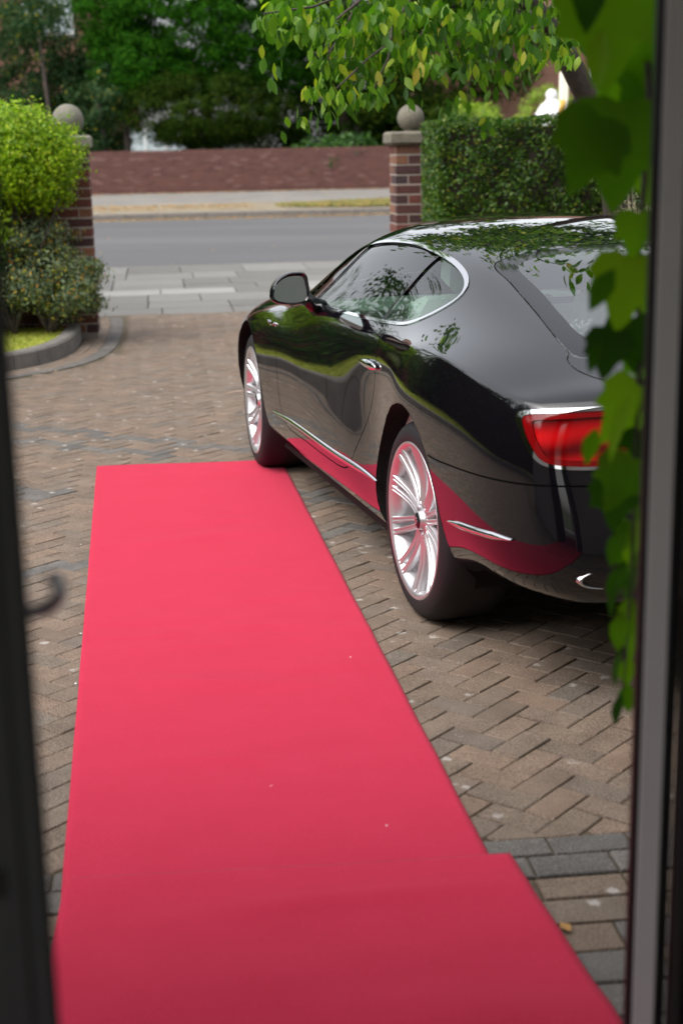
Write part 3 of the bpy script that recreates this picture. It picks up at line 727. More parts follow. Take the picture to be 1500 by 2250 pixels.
# bonnet shut line
BN = catmull([(3.45,0),(3.42,.45),(3.2,.60),(2.8,.66),(2.45,.70),(2.34,.66),(2.33,.3),(2.33,0),(2.33,-.3),(2.34,-.66),(2.45,-.70),(2.8,-.66),(3.2,-.60),(3.42,-.45)], 5, True)
fbn = sd_poly(BN); bn, sm, faces = gap_split(faces, lambda v: fbn(v[:, 0], v[:, 1]), lambda v: v[:, 2] > .72); seams += sm
surf_obj('bonnet', bn, M_['paint'])
surf_islands('panel_gap', seams, M_['matteblack'], off=-.005)
body = surf_obj('body', faces, M_['paint'])
# underside and dark liner so that the shell is not see-through
q = G(); q.box((-.86, -.70, .29), (-.44, .70, .40)); q.box((.46, -.86, .19), (2.28, .86, .30)); q.box((-.44, -.56, .20), (.46, .56, .5)); q.box((2.28, -.56, .2), (3.4, .56, .5)); q.build('underbody', M_['matteblack'], car)
SF.flush(); AV = SF.allV; AN = SF.allN
def surf_y(x, z, sgn=1):
    m_ = (AV[:, 1]*sgn > .3); P = AV[m_]; d = (P[:, 0]-x)**2+(P[:, 2]-z)**2; i = np.argsort(d)[:4]; w = 1/(d[i]+1e-6); w /= w.sum(); return float((P[i, 1]*w).sum()), (AN[m_][i]*w[:, None]).sum(0)
for cx in (WR, WF):
    for sgn in (1, -1):
        V = []; F = []; n = 40
        for j in range(n+1):
            a = -.35+(math.pi+.7)*j/n
            ys, _ = surf_y(cx+math.cos(a)*(AR+.005), WZ+math.sin(a)*(AR+.005), 1)
            for y, e_ in ((ys+.001, .003), (ys-.012, 0), (.56, 0)): V.append((cx+math.cos(a)*(AR+e_), sgn*y, WZ+math.sin(a)*(AR+e_)))
        for j in range(n):
            for k in range(2): b = j*3+k; F.append((b, b+1, b+4, b+3))
        c0 = len(V); V.append((cx, sgn*.56, WZ)); F += [(c0, j*3+2, (j+1)*3+2) for j in range(n)]
        link('wheel_arch_liner', mesh('wheel_arch_liner', V, F, False), M_['matteblack'], car)
# arch lip: rolled edge following the body surface
# chrome sill strips
def surf_strip(name, pts, hw, hgt, mat, parent=car, sgn=1, taper=True):
    V = []; F = []; n = len(pts)
    for i, (x, z) in enumerate(pts):
        y, nn = surf_y(x, z, sgn); w = hw*(1 if not taper else min(1, .25+4*min(i, n-1-i)/n)); p = np.array((x, y, z)); nn /= np.linalg.norm(nn)
        upv = np.array((0, 0, 1.))-nn*nn[2]; upv /= np.linalg.norm(upv)
        for a, h in ((-w, -.002), (-w*.8, hgt*.7), (0, hgt), (w*.8, hgt*.7), (w, -.002)): V.append(p+upv*a+nn*h)
    for i in range(n-1):
        for k in range(4): b = i*5+k; F.append((b, b+5, b+6, b+1))
    return link(name, mesh(name, V, F, True), mat, parent)
for sgn in (1, -1):
    surf_strip('sill_trim', [(2.12-1.72*i/24, .405+.015*(i/24)) for i in range(25)], .015, .010, M_['chrome'], sgn=sgn)
    surf_strip('bumper_trim', [(-.50-.40*i/14, .485+.035*(i/14)) for i in range(15)], .012, .012, M_['chrome'], sgn=sgn)
# door handle
for sgn in (1, -1):
    y0, nn = surf_y(.58, .835, sgn)
    q = G(); V, F = ball(1, (0, 0, 0), 20, 12); V = [(.60+x*.115, y0+sgn*.012+sgn*y*.013, .845+z*.017*(1-.25*x)) for x, y, z in V]; q.add(V, F)
    q.build('door_handle', M_['chrome'], DOOR if sgn == 1 else car, True)
# door mirrors
for sgn in (1, -1):
    mo = G(); V = []; F = []; n = 24
    cyy, czz, cxx = 1.008, 1.068, 1.42
    out = catmull([(-.090,-.035),(-.085,.005),(-.06,.042),(-.015,.066),(.035,.070),(.068,.060),(.078,.02),(.082,-.03),(.06,-.062),(.0,-.068),(-.055,-.062),(-.082,-.05)], 4, True); n = len(out)
    prof = [(-.004, .955), (.0, 1.0), (.02, 1.03), (.05, .98), (.085, .80), (.11, .50), (.118, .05)]
    for dx, sc in prof:
        for (a, b) in out: V.append((cxx+dx+.10*(-a if 0 else 0), sgn*(cyy-a*sc), czz+b*sc))
    for i in range(len(prof)-1):
        for j in range(n): F.append((i*n+j, i*n+(j+1) % n, (i+1)*n+(j+1) % n, (i+1)*n+j))
    mo.add(V, F)
    mir = mo.build('door_mirror', M_['paint'], car, True)
    Vb = [(cxx-.002, sgn*(cyy-a*.955), czz+b*.955) for a, b in out]+[(cxx+.008, sgn*(cyy-a*.84), czz+b*.84-.002) for a, b in out]
    link('mirror_bezel', mesh('mirror_bezel', Vb, [(j, (j+1) % n, n+(j+1) % n, n+j) for j in range(n)]), M_['gloss'], mir)
    Vg = [(cxx+.02-a*.12+b*.13, sgn*(cyy-a*.86), czz+b*.86-.002) for a, b in out]
    link('mirror_glass', mesh('mirror_glass', Vg, [tuple(range(n))]), M_['mirrorglass'], mir)
    q = G(); q.tube([(cxx+.06, sgn*(cyy-.07), czz-.04), (cxx+.08, sgn*(cyy-.11), czz-.075), (cxx+.10, sgn*(cyy-.15), czz-.10)], [.030, .032, .045], 12); q.build('mirror_arm', M_['gloss'], mir, True)
# exhaust tips
for sgn in (1, -1):
    V = []; F = []; n = 32
    for r, x in ((1, -.98), (1, -1.055), (.94, -1.060), (.86, -1.055), (.84, -1.0)):
        for j in range(n): a = 2*math.pi*j/n; V.append((x+.02*math.cos(a)*0, sgn*.66+math.cos(a)*.095*r, .418+math.sin(a)*(.030*r)))
    for i in range(4):
        for j in range(n): F.append((i*n+j, i*n+(j+1) % n, (i+1)*n+(j+1) % n, (i+1)*n+j))
    e_ = link('exhaust_tip', mesh('exhaust_tip', V, F, True), M_['chrome'], car)
    V2 = [(-1.0, sgn*.66+math.cos(2*math.pi*j/n)*.08, .418+math.sin(2*math.pi*j/n)*.025) for j in range(n)]; link('exhaust_bore', mesh('exhaust_bore', V2, [tuple(range(n))]), M_['matteblack'], e_)
# wheels
TR, TW = .363, .265
def make_wheel():
    # local: y outward, origin at the wheel centre on the outer face plane
    g = G(); n = 96
    prof = [(.274, -.022), (.279, -.006), (.291, .001), (.303, .002), (.318, .0), (.334, -.006), (.348, -.016), (.357, -.032), (.3615, -.055), (.363, -.08), (.3632, -TW/2), (.363, -TW+.08), (.357, -TW+.032), (.334, -TW+.006), (.285, -TW), (.268, -TW+.02)]
    V = []
    for pi_, (r, h) in enumerate(prof):
        for j in range(n*2):
            a = math.pi*j/n; cut = (j % 2 == 0) and pi_ in (6, 7, 8); V.append(((r-(.0045 if cut else 0))*math.cos(a), h, (r-(.0045 if cut else 0))*math.sin(a)))
    F = []; N2 = n*2
    for i in range(len(prof)-1):
        for j in range(N2): F.append((i*N2+j, (i+1)*N2+j, (i+1)*N2+(j+1) % N2, i*N2+(j+1) % N2))
    tyre = mesh('tyre', V, F, True)
    rim = G(); rim.lathe([(.279, -.012), (.2865, -.002), (.2855, .001), (.277, .0), (.268, -.008), (.261, -.016), (.252, -.05), (.245, -.13), (.235, -.19), (.20, -.2)], 72, 'y'); rim_m = mesh('rim', rim.V, rim.F, True)
    hub = G(); hub.lathe([(.0, -.020), (.031, -.020), (.034, -.024), (.036, -.036), (.062, -.040), (.080, -.050), (.084, -.075), (.07, -.10)], 48, 'y'); hub_m = mesh('hub', hub.V, hub.F, True)
    cap = G(); cap.lathe([(.0, -.0135), (.020, -.0145), (.028, -.0175), (.030, -.0205)], 32, 'y'); cap_m = mesh('hub_cap', cap.V, cap.F, True)
    # forked spoke along +x
    sp_ = G()
    def blade(pts, w, dep):
        V = []; F = []; m = len(pts)
        for i, (x, y, z) in enumerate(pts):
            d = (pts[min(i+1, m-1)][0]-pts[max(i-1, 0)][0], pts[min(i+1, m-1)][2]-pts[max(i-1, 0)][2]); L = math.hypot(*d); nx, nz = -d[1]/L, d[0]/L
            ww = w[i]; dd = dep[i]
            for a, b in ((-ww, -dd), (-ww, -.004), (-ww*.72, .0), (-ww*.45, -.0005), (-ww*.30, -.0045), (ww*.30, -.0045), (ww*.45, -.0005), (ww*.72, .0), (ww, -.004), (ww, -dd)): V.append((x+nx*a, y+b, z+nz*a))
        for i in range(m-1):
            for k in range(9): b = i*10+k; F.append((b, b+10, b+11, b+1))
        sp_.add(V, F)
    for s in (1, -1):
        pts = []; K = 9
        for i in range(K):
            t = i/(K-1); r = .055+(.269-.055)*t; a = s*(.02+.125*math.sin(min(1, t*1.25)*math.pi/2)**1.1)*(1.0 if t > 0 else 1)
            off = s*(.0125+.0100*t); y = -.034+.030*t**1.7-.010*math.sin(t*math.pi)
            pts.append((math.sqrt(max(r*r-off*off, 0)), y, off))
        blade(pts, [.0125, .0115, .0110, .0105, .0103, .0103, .0106, .0112, .0125], [.03]*3+[.028]*3+[.024]*3)
    spk = mesh('spoke', sp_.V, sp_.F, True)
    disc = G(); disc.lathe([(.07, -.125), (.185, -.125), (.19, -.13), (.19, -.15), (.07, -.15)], 48, 'y'); disc_m = mesh('brake_disc', disc.V, disc.F)
    back = G(); back.lathe([(.0, -.19), (.24, -.19)], 32, 'y'); back_m = mesh('wheel_back', back.V, back.F)
    bolt = G(); bolt.lathe([(0, -.034), (.007, -.034), (.0085, -.038), (.0085, -.05)], 10, 'y', (.053, 0, 0))
    bolt_m = mesh('wheel_bolt', bolt.V, bolt.F)
    return tyre, rim_m, hub_m, cap_m, spk, disc_m, back_m, bolt_m
WM = make_wheel()
def text_mesh(body, size, ext=.001):
    cu = bpy.data.curves.new('t', 'FONT'); cu.body = body; cu.size = size; cu.extrude = ext; cu.align_x = 'CENTER'; cu.align_y = 'CENTER'
    o = bpy.data.objects.new('t', cu); C.objects.link(o); bpy.context.view_layer.update()
    me = bpy.data.meshes.new_from_object(o.evaluated_get(bpy.context.evaluated_depsgraph_get())); bpy.data.objects.remove(o); return me
TB = text_mesh('B', .034, .0008)
for (cx, sgn, steer) in ((WR, 1, 0), (WF, 1, -.0535), (WR, -1, 0), (WF, -1, -.0535)):
    tyre, rim_m, hub_m, cap_m, spk, disc_m, back_m, bolt_m = WM
    w = link('wheel', rim_m.copy() if False else rim_m, M_['silver'], car); w.location = (cx, sgn*.922, TR-.003)
    w.rotation_euler = (0, 0, steer + (0 if sgn > 0 else math.pi))
    link('tyre', tyre, M_['rubber'], w); link('hub', hub_m, M_['silver'], w); link('hub_cap', cap_m, M_['gloss'], w); link('brake_disc', disc_m, M_['silver'], w)
    link('wheel_back', back_m, M_['matteblack'], w); 
    for k in range(5): link('wheel_bolt', bolt_m, M_['steel'], w).rotation_euler = (0, 2*math.pi*k/5+.3, 0)
    b = link('emblem', TB, M_['chrome'], w); b.rotation_euler = (math.pi/2, 0, math.pi); b.location = (0, -.0125, 0)
    for k in range(10):
        s_ = link('spoke', spk, M_['silver'], w); s_.rotation_euler = (0, -math.pi*2*k/10-.32 if cx == WR else -math.pi*2*k/10-.05, 0)
# W12 badge on the wing
y0, nn = surf_y(2.20, .80)
b = link('wing_badge', text_mesh('W12', .034, .002), M_['chrome'], car); b.location = (2.19, y0+.003, .835); b.rotation_euler = (math.pi/2, 0, math.pi)
# cabin
q = G(); q.box((-.62, -.62, .60), (.12, .62, .97)); q.build('parcel_shelf', simple('white_shelf_cloth', (.85, .88, .88), .7), car)
q = G(); q.box((2.0, -.72, .62), (2.28, .72, .93), .04); q.build('dashboard', M_['cream'], car)
q = G(); q.box((.0, -.80, .28), (2.25, .80, .34)); q.build('cabin_floor', M_['cream'], car)
for sgn in (1, -1):
    q = G(); q.box((.1, min(sgn*.80, sgn*.845), .4), (1.9, max(sgn*.80, sgn*.845), .955), .01); q.build('door_card', M_['cream'], car)
def seat(x, y, sc=1., hr=True, tilt=.28):
    q = G(); q.box((x, y-.25*sc, .34), (x+.50, y+.25*sc, .60), .06); s = q.build('seat', M_['cream'], car); autosmooth(s)
    q = G(); q.box((-.06, -.25*sc, 0), (.08, .25*sc, .56 if hr else .46), .05); b = q.build('backrest', M_['cream'], s); autosmooth(b); b.location = (x, y, .52); b.rotation_euler = (0, -tilt, 0)
    if hr: q = G(); q.box((-.05, -.13, .58), (.06, .13, .76), .045); h = q.build('headrest', M_['cream'], b); autosmooth(h)
seat(1.02, .37); seat(1.02, -.37); seat(.28, .33, .9, False, .3); seat(.28, -.33, .9, False, .3)
ring_ = [(1.80+.0, -.37+.18*math.cos(a), .92+.18*math.sin(a)) for a in [2*math.pi*k/32 for k in range(33)]]
q = G(); q.tube(ring_, .013, 8, False); q.tube([(1.82, -.37, .92), (1.98, -.37, .85)], .035, 8); q.box((1.79, -.53, .905), (1.82, -.21, .935)); q.build('steering_wheel', M_['darkhide'], car, True)
hl = [f for f in faces if 1 and min(SF.allV[i][2] for i in f) > 1.2 and min(SF.allV[i][0] for i in f) > .15 and max(SF.allV[i][0] for i in f) < 1.6]
h_ = surf_obj('headlining', hl, M_['linen'], off=-.028)
q = G(); q.box((1.55, -.06, 1.18), (1.58, .12, 1.24), .01); q.build('rear_view_mirror', M_['gloss'], car)
# inner C-pillar trim
for sgn in (1, -1):
    SF.flush(); fs = [f for f in faces if all(SF.allV[i][2] > 1.0 and -.62 < SF.allV[i][0] < .30 and SF.allV[i][1]*sgn > .45 for i in f)]
    surf_obj('pillar_trim', fs, M_['linen'], off=-.03)
# rear badge/number recess
q = G(); q.box((-1.135, -.27, .70), (-1.11, .27, .83), .004); q.build('number_plate', simple('plate_yellow', (.6, .45, .03), .4), car)
# flowers on the shelf
fl = empty('flower_spray', (CARX, CARY, 0), CARYAW+math.pi/2, label='spray of tiny white flowers with pale ribbon behind the rear window of the car', cat='flowers')
P = []; stem = G()
for k in range(46):
    x0, y0 = random.uniform(-.52, -.18), random.uniform(-.42, .46); hz = .965
    tx, ty, tz = x0+random.uniform(-.05, .05), y0+random.uniform(-.06, .06), random.uniform(.985, 1.02+.13*(x0+.55)/.4)
    stem.tube([(x0, y0, hz), ((x0+tx)/2, (y0+ty)/2, (hz+tz)/2+.005), (tx, ty, tz)], .0014, 4)
    for m_ in range(16): P.append((tx+random.gauss(0, .018), ty+random.gauss(0, .025), min(tz+random.gauss(0, .013), 1.0+.20*(tx+.62))))
stem.build('stems', simple('pale_stem', (.35, .5, .3), .6), fl)
P = np.array(P); b = leaf_quads(P, .013, None, 1, .9); b2 = leaf_quads(P, .013, None, 1, .9)
link('blossoms', fast('blossoms', np.concatenate([b, b2]), 4), simple('white_petal', (.86, .88, .84), .6), fl, kind='stuff')
rib = G()
for k in range(4):
    pts = [(-.42+.05*math.sin(a*1.7+k), .25-.42*a/6+.03*math.cos(a*3+k), .985+.02*math.sin(a*2.3+k)) for a in np.linspace(0, 6, 26)]
    V = []; 
    for (x, y, z) in pts: V += [(x, y, z-.012), (x+.006, y, z+.012)]
    rib.add(V, [(2*i, 2*i+2, 2*i+3, 2*i+1) for i in range(25)])
rib.build('ribbon', simple('pale_ribbon', (.75, .8, .8), .35), fl, True)
# ------------------------------------------------------------------ red carpets
def carpet(name, pts, z0, seed, label, wr, lap=None):
    """pts: far-left, near-left, near-right, far-right"""
    rs = np.random.default_rng(seed); a, b, c_, d = [np.array(p, float) for p in pts]; nu, nv = 60, 200
    ph = rs.uniform(0, 6, 12); V = []
    for i in range(nv+1):
        for j in range(nu+1):
            u, v = j/nu, i/nv; p = (a*(1-u)+d*u)*(1-v)+(b*(1-u)+c_*u)*v
            e = .0036*math.sin(v*47+ph[0])*min(1, 8*min(u, 1-u)+.2)*math.sin(u*6+ph[1]); p = p+np.array([e, e*.6])
            h = z0
            for (vc, am, w, sl, uc, uw) in wr: h += am*math.exp(-((v-vc-sl*(u-.5))/w)**2)*math.exp(-((u-uc)/uw)**2)
            h += .0010*math.sin(u*9+ph[3]+v*5)*math.sin(v*23+ph[4])+.0007*math.sin(v*70+u*7)
            if lap is not None and i < 3: h += 0
            V.append((p[0], p[1], max(h, z0-.001)))
    F = [(i*(nu+1)+j, (i+1)*(nu+1)+j, (i+1)*(nu+1)+j+1, i*(nu+1)+j+1) for i in range(nv) for j in range(nu)]
    o = link(name, mesh(name, V, F, True), M_['carpet'], label=label, cat='carpet')
    md = o.modifiers.new('thick', 'SOLIDIFY'); md.thickness = .003; md.offset = -1; return o
rs = random.Random(3)
wr1 = [(rs.uniform(.05, .95), rs.uniform(.002, .006), rs.uniform(.005, .013), rs.uniform(-.05, .05), rs.uniform(.1, .9), rs.uniform(.15, .4)) for _ in range(26)]
wr2 = [(rs.uniform(.05, .95), rs.uniform(.004, .010), rs.uniform(.010, .03), rs.uniform(-.08, .08), rs.uniform(.1, .9), rs.uniform(.2, .5)) for _ in range(16)]
LONG = carpet('red_carpet', [(-1.325, 7.76), (-.635, 2.85), (.375, 2.85+.11), (-.325, 7.84)], .006, 1, 'long red carpet runner leading from the doorway to the front wheel of the car', wr1)
carpet('red_carpet', [(-.665, 3.115), (-.40, .2), (.93, .35), (.388, 3.195)], .014, 2, 'short wider red carpet lapped over the near end of the long runner', wr2)

for (x, y) in ((-1.19, 6.7), (-1.13, 6.1), (-.98, 5.3), (-.93, 4.9), (-.86, 4.4), (-.45, 4.5), (.02, 4.6), (-.2, 3.6), (-.38, 5.9), (.1, 3.35)):
    V = [(x+random.uniform(-.006, .006), y+random.uniform(-.006, .006), .013+random.uniform(0, .004)) for _ in range(4)]; link('lint', mesh('lint', V, [(0, 1, 2, 3)]), M_['white'], LONG)
# ------------------------------------------------------------------ gate pillars of separate bricks
def pillar(c, rz, w, ncourse, zb, hc, label, stone, capw, ballr):
    p = empty('gate_pillar', (c[0], c[1], 0), rz, label=label, cat='gate pillar', group='gate pillars')
    q = G(); q.box((-w/2+.009, -w/2+.009, -.05), (w/2-.009, w/2-.009, zb+ncourse*hc)); q.build('mortar_core', M_['mortar'], p)
    L = w/1.5-.0; meshes = {}
    def bm(lx, ly):
        k = (round(lx, 3), round(ly, 3))
        if k not in meshes: g = G(); g.box((-lx/2, -ly/2, -(hc-.013)/2), (lx/2, ly/2, (hc-.013)/2), .004); meshes[k] = mesh('brick', g.V, g.F)
        return meshes[k]
    hb_, fb = w/3, 2*w/3; j = .013
    for k in range(ncourse):
        z = zb+(k+.5)*hc
        # pinwheel of four stretchers, turned every other course
        lay = [(-w/2+fb/2, -w/2+hb_/2, fb, hb_), (w/2-hb_/2, -w/2+fb/2, hb_, fb), (w/2-fb/2, w/2-hb_/2, fb, hb_), (-w/2+hb_/2, w/2-fb/2, hb_, fb)]
        if k % 2: lay = [(-x, y, a, b) for x, y, a, b in lay]
        for x, y, a, b in lay:
            o = link('brick', bm(a-j, b-j), M_['brick'], p); o.location = (x+random.uniform(-.002, .002), y+random.uniform(-.002, .002), z)
    zt = zb+ncourse*hc; g = G(); g.box((-capw/2, -capw/2, zt), (capw/2, capw/2, zt+.115), .02); g.build('capstone', stone, p)
    V, F = ball(ballr, (0, 0, zt+.115+ballr*.96), 40, 24); g = G(); g.add(V, F); g.lathe([(ballr*.55, zt+.112), (ballr*.5, zt+.135)], 24); g.build('stone_ball', stone, p, True)
    return p
pillar((.685, 13.5), TH+.02, .345, 19, .03, .0863, 'red brick gate pillar with grey stone ball beside the clipped hedge', M_['stone'], .43, .120)
pillar((-2.375, 13.5), TH, .345, 19, .05, .0863, 'red brick gate pillar with pale stone ball behind the bright green bush', M_['palestone'], .40, .140)
# low garden wall running left from the left pillar
gw = empty('garden_wall', (0, 0, 0), label='low red brick garden wall behind the bright bush joined to the left pillar', cat='wall')
sP, tP = unfr(-2.375, 13.5); bb = G(); bb.box((-.107, -.049, -.0375), (.107, .049, .0375), .004); bmh = mesh('brick', bb.V, bb.F)
g = G(); g.box((sP-6.0, tP-.04, 0), (sP-.18, tP+.17, 1.38)); link('mortar_core', mesh('mortar_core', [fr(*v) for v in g.V], g.F), M_['mortar'], gw)
for k in range(16):
    for i in range(9):
        s = sP-.18-.11-i*.222-(.111 if k % 2 else 0); o = link('brick', bmh, M_['brick'], gw); x, y, _ = fr(s, tP-.005); o.location = (x, y, .05+(k+.5)*.0863); o.rotation_euler = (0, 0, TH)
gA = G()
for k in range(16):
    for i in range(9, 27):
        s = sP-.18-.11-i*.222-(.111 if k % 2 else 0); b0 = G(); b0.box((s-.107, tP-.054, .05+k*.0863+.005), (s+.107, tP+.044, .05+(k+1)*.0863-.005), .004); gA.add([fr(*v) for v in b0.V], b0.F)
gA.build('brick_courses', M_['brick'], gw, kind='stuff')

# ------------------------------------------------------------------ far wall across the road
fwl = empty('boundary_wall', (0, 0, 0), label='long red brick boundary wall with upright coping across the road', cat='wall')
T_W = 44.4
g = G(); g.box((-70, T_W+.012, .2), (70, T_W+.3, 1.60)); link('mortar_core', mesh('mortar_core', [fr(*v) for v in g.V], g.F), M_['farmortar'], fwl)
def far_bricks(s0, s1):
    out = []
    for k in range(15):
        z = .40+k*.0753; s = s0-(.11 if k % 2 else 0)
        while s < s1: out.append((s, z, .215, .0653)); s += .225
    s = s0
    while s < s1: out.append((s, .40+15*.0753, .065, .115)); s += .075
    return out
V = []
for (s, z, w, h) in far_bricks(-5, 12):
    y = T_W-random.uniform(0, .005)
    a, b, c_, d = fr(s, y, z), fr(s+w, y, z), fr(s+w, y, z+h), fr(s, y, z+h)
    V += [a, b, c_, d, d, c_, fr(s+w, y+.02, z+h), fr(s, y+.02, z+h), fr(s, y+.02, z), a, d, fr(s, y+.02, z+h), fr(s+w, y+.02, z+h), c_, b, fr(s+w, y+.02, z)]
link('brick_courses', fast('brick_courses', V, 4), M_['farbrick'], fwl, kind='stuff')
# ------------------------------------------------------------------ verge grass and fallen leaves
def gh(t): return np.interp(t, [21.9, 34.3, 34.31, 34.6, 38.6, 44.3], [-.11, .12, .25, .25, .30, .42])
n = 16000; s = RNG.uniform(3.0, 8.0, n); t = RNG.uniform(35.1, 38.4, n); keep = (s-3.2)/2.4 > ((t-36.4)/1.6)**2*1.1+RNG.uniform(-.2, .25, n)*1; s, t = s[keep], t[keep]
P = np.stack([s*CT-t*ST, s*ST+t*CT, gh(t)+.03], 1); m_ = leafmat('verge_grass_blade', [(0, (.10, .13, .03)), (.5, (.19, .18, .06)), (.8, (.26, .19, .07)), (1, (.34, .20, .06))], .8, .1)
link('verge_grass', fast('verge_grass', leaf_quads(P, .12, np.array([0, -.4, .8])*np.ones((len(P), 1)), .7, .3), 4), m_, kind='stuff')
def scatter(n, s0, s1, t0, t1, size, tfun=None):
    s = RNG.uniform(s0, s1, n); t = t0+(t1-t0)*RNG.beta(1.1, 1.1, n) if tfun is None else tfun(n)
    P = np.stack([s*CT-t*ST, s*ST+t*CT, gh(t)+.012], 1); return leaf_quads(P, size, np.tile([0, 0, 1.], (n, 1)), .25, .7)
LV = [scatter(1500, -3, 9, 33.75, 34.28, .055), scatter(900, -3, 2.5, 36.0, 37.9, .06), scatter(800, -3, 9, 43.7, 44.25, .07), scatter(420, -3.2, 2.5, 35.0, 38.4, .06), scatter(60, -3, 7, 22.4, 33.5, .05), scatter(160, -3, 8, 38.6, 43.5, .06)]
link('leaf_litter', fast('leaf_litter', np.concatenate(LV), 4), M_['litter'], kind='stuff')
# a few yellow leaves on the drive
for (x, y, a, lab) in ((-1.78, 12.0, .4, 'yellow leaf fallen on the paving near the curved dark band'), (-2.2, 11.3, 1.2, 'yellow leaf fallen at the foot of the curved kerb'), (.47, 2.86, 2.0, 'orange-brown leaf on the grey setts beside the near carpet'), (-1.4, 14.1, .2, 'yellow leaf on the drive just before the pale pavement flags')):
    V = [(-.022, 0, .006), (0, .014, .010), (.022, 0, .007), (0, -.014, .009)]; o = link('fallen_leaf', mesh('fallen_leaf', V, [(0, 1, 2, 3)]), M_['litter'], label=lab, cat='leaf', group='yellow leaves on the drive'); o.location = (x, y, .002); o.rotation_euler = (0, 0, a)
# lawn blades
n = 26000; x = RNG.uniform(-6.5, -2.2, n); y = RNG.uniform(7.5, 14.2, n); bx = np.interp(y, BEDA[::-1, 1], BEDA[::-1, 0])-.15; k = x < bx; x, y = x[k], y[k]
P = np.stack([x, y, np.full(len(x), .11)], 1)
link('lawn_grass', fast('lawn_grass', leaf_quads(P, .035, np.tile([0, -.5, .5], (len(P), 1)), .9, .25), 4), M_['blade'], kind='stuff')
V = [fr(-30, 13.0, .105), fr(-2.1+0, 13.0-.4, .105), fr(-2.05, 14.7, .105), fr(-30, 14.7, .105)]; link('planting_bed', mesh('planting_bed', V, [(0, 1, 2, 3)]), M_['soil'], kind='structure')

# ------------------------------------------------------------------ shrubs near the gate
def shrub(name, c, parts, mat, size, label, cat, stems=6, asp=.55, jitter=.7, group=None, bark='bark', base=None, droop=0):
    o = empty(name, c, 0, label=label, cat=cat, group=group); b = base or (0, 0, 0)
    branches('stem', b, [tuple(np.array(random.choice(parts)[0])*random.uniform(.7, 1)+np.array([random.uniform(-.2, .2), random.uniform(-.2, .2), 0])) for _ in range(stems)], M_[bark], o, .018, .005, .03)
    PD = [clumped(n, cc, r, ncl, cs, th) for cc, r, n, ncl, cs, th in parts]
    crown('foliage', PD, M_[mat], o, size, jitter, asp, droop, kind='stuff'); return o
shrub('privet_bush', (-2.87, 12.98, .1), [((.02, .0, 1.55), (.62, .42, .37), 22000, 200, .15, .35), ((-.7, .1, 1.35), (.6, .5, .5), 8000, 80, .2, .5), ((.34, 0, 1.36), (.24, .3, .26), 5000, 60, .11, .5), ((-.22, -.05, .98), (.28, .3, .35), 3000, 40, .13, .6), ((-.6, .0, .75), (.35, .4, .4), 2500, 30, .16, .6)], 'privet', .040, 'bright yellow-green privet bush in front of the left pillar', 'bush', 14)
shrub('grey_leaved_shrub', (-2.56, 12.98, .1), [((-.05, 0, .45), (.46, .36, .27), 6500, 90, .12, .5), ((.20, -.02, .38), (.22, .3, .26), 2600, 40, .10, .45), ((-.35, .1, .55), (.35, .35, .32), 3500, 50, .13, .5), ((-.22, .10, .82), (.32, .26, .24), 2800, 36, .11, .5), ((.02, .15, .80), (.26, .2, .22), 1800, 22, .10, .5), ((.33, -.05, .42), (.20, .26, .26), 2000, 30, .09, .45)], 'silverleaf', .036, 'low grey-green shrub with orange and yellow leaves spilling over the kerb', 'shrub', 14, .42)
shrub('small_laurel', (-3.35, 12.9, .1), [((.1, 0, .70), (.35, .3, .30), 2600, 40, .14, .6)], 'laurel', .045, 'dark green shrub between the privet stems and the grey-leaved shrub', 'shrub', 6)
for (x, lab) in ((-4.3, 'unseen dark shrub added by the garden wall for its reflection, nearest the privet'), (-5.7, 'unseen dark shrub added by the garden wall for its reflection, middle one'), (-7.1, 'unseen dark shrub added by the garden wall for its reflection, farthest from the gate')):  # out of view, added to darken the reflection on the car door
    shrub('dark_leaved_shrub', (x, 12.3, .1), [((0, 0, .75), (.85, .5, .85), 5000, 70, .22, .6)], 'laurel', .06, lab, 'shrub', 5)
# clipped hedge to the right
hd = empty('clipped_hedge', (*fr(*unfr(2.3, 12.9)[:2])[:2], 0), TH, label='tall clipped green hedge beside the right gate pillar', cat='hedge')
sH0, sH1 = -1.50, 3.4; n = 60000
faces_ = RNG.random(n); P = np.empty((n, 3)); D = np.zeros((n, 3))
a = faces_ < .62; b = (faces_ >= .62) & (faces_ < .86); c_ = faces_ >= .86
P[a] = np.stack([RNG.uniform(sH0, sH1, a.sum()), -.35+RNG.exponential(.035, a.sum())-.02, RNG.uniform(.08, 1.86, a.sum())], 1); D[a] = (0, -1, .25)
P[b] = np.stack([RNG.uniform(sH0, sH1, b.sum()), RNG.uniform(-.35, .45, b.sum()), 1.87-RNG.exponential(.03, b.sum())], 1); D[b] = (0, 0, 1)
P[c_] = np.stack([sH0+RNG.exponential(.035, c_.sum()), RNG.uniform(-.35, .45, c_.sum()), RNG.uniform(.1, 1.86, c_.sum())], 1); D[c_] = (-1, -.2, .2)
wv = .035*np.sin(P[:, 0]*5+P[:, 2]*3)+.03*np.sin(P[:, 0]*11-P[:, 2]*9)+.02*np.sin(P[:, 2]*21+P[:, 0]*17); P[:, 1] += wv*a; P[:, 2] += (.02*np.sin(P[:, 0]*9)+.015*np.sin(P[:, 0]*23))*b
hole = (np.sin(P[:, 0]*13+2*np.sin(P[:, 2]*7))*np.sin(P[:, 2]*15+P[:, 0]*4) > .80) & (RNG.random(n) < .8); P, D = P[~hole], D[~hole]
link('foliage', fast('foliage', leaf_quads(P, .034, D, .75, .6), 4), M_['hedge'], hd, kind='stuff')
q = G(); q.box((sH0+.07, -.27, .0), (sH1, .40, 1.80)); q.build('inner_twigs', M_['soil'], hd)
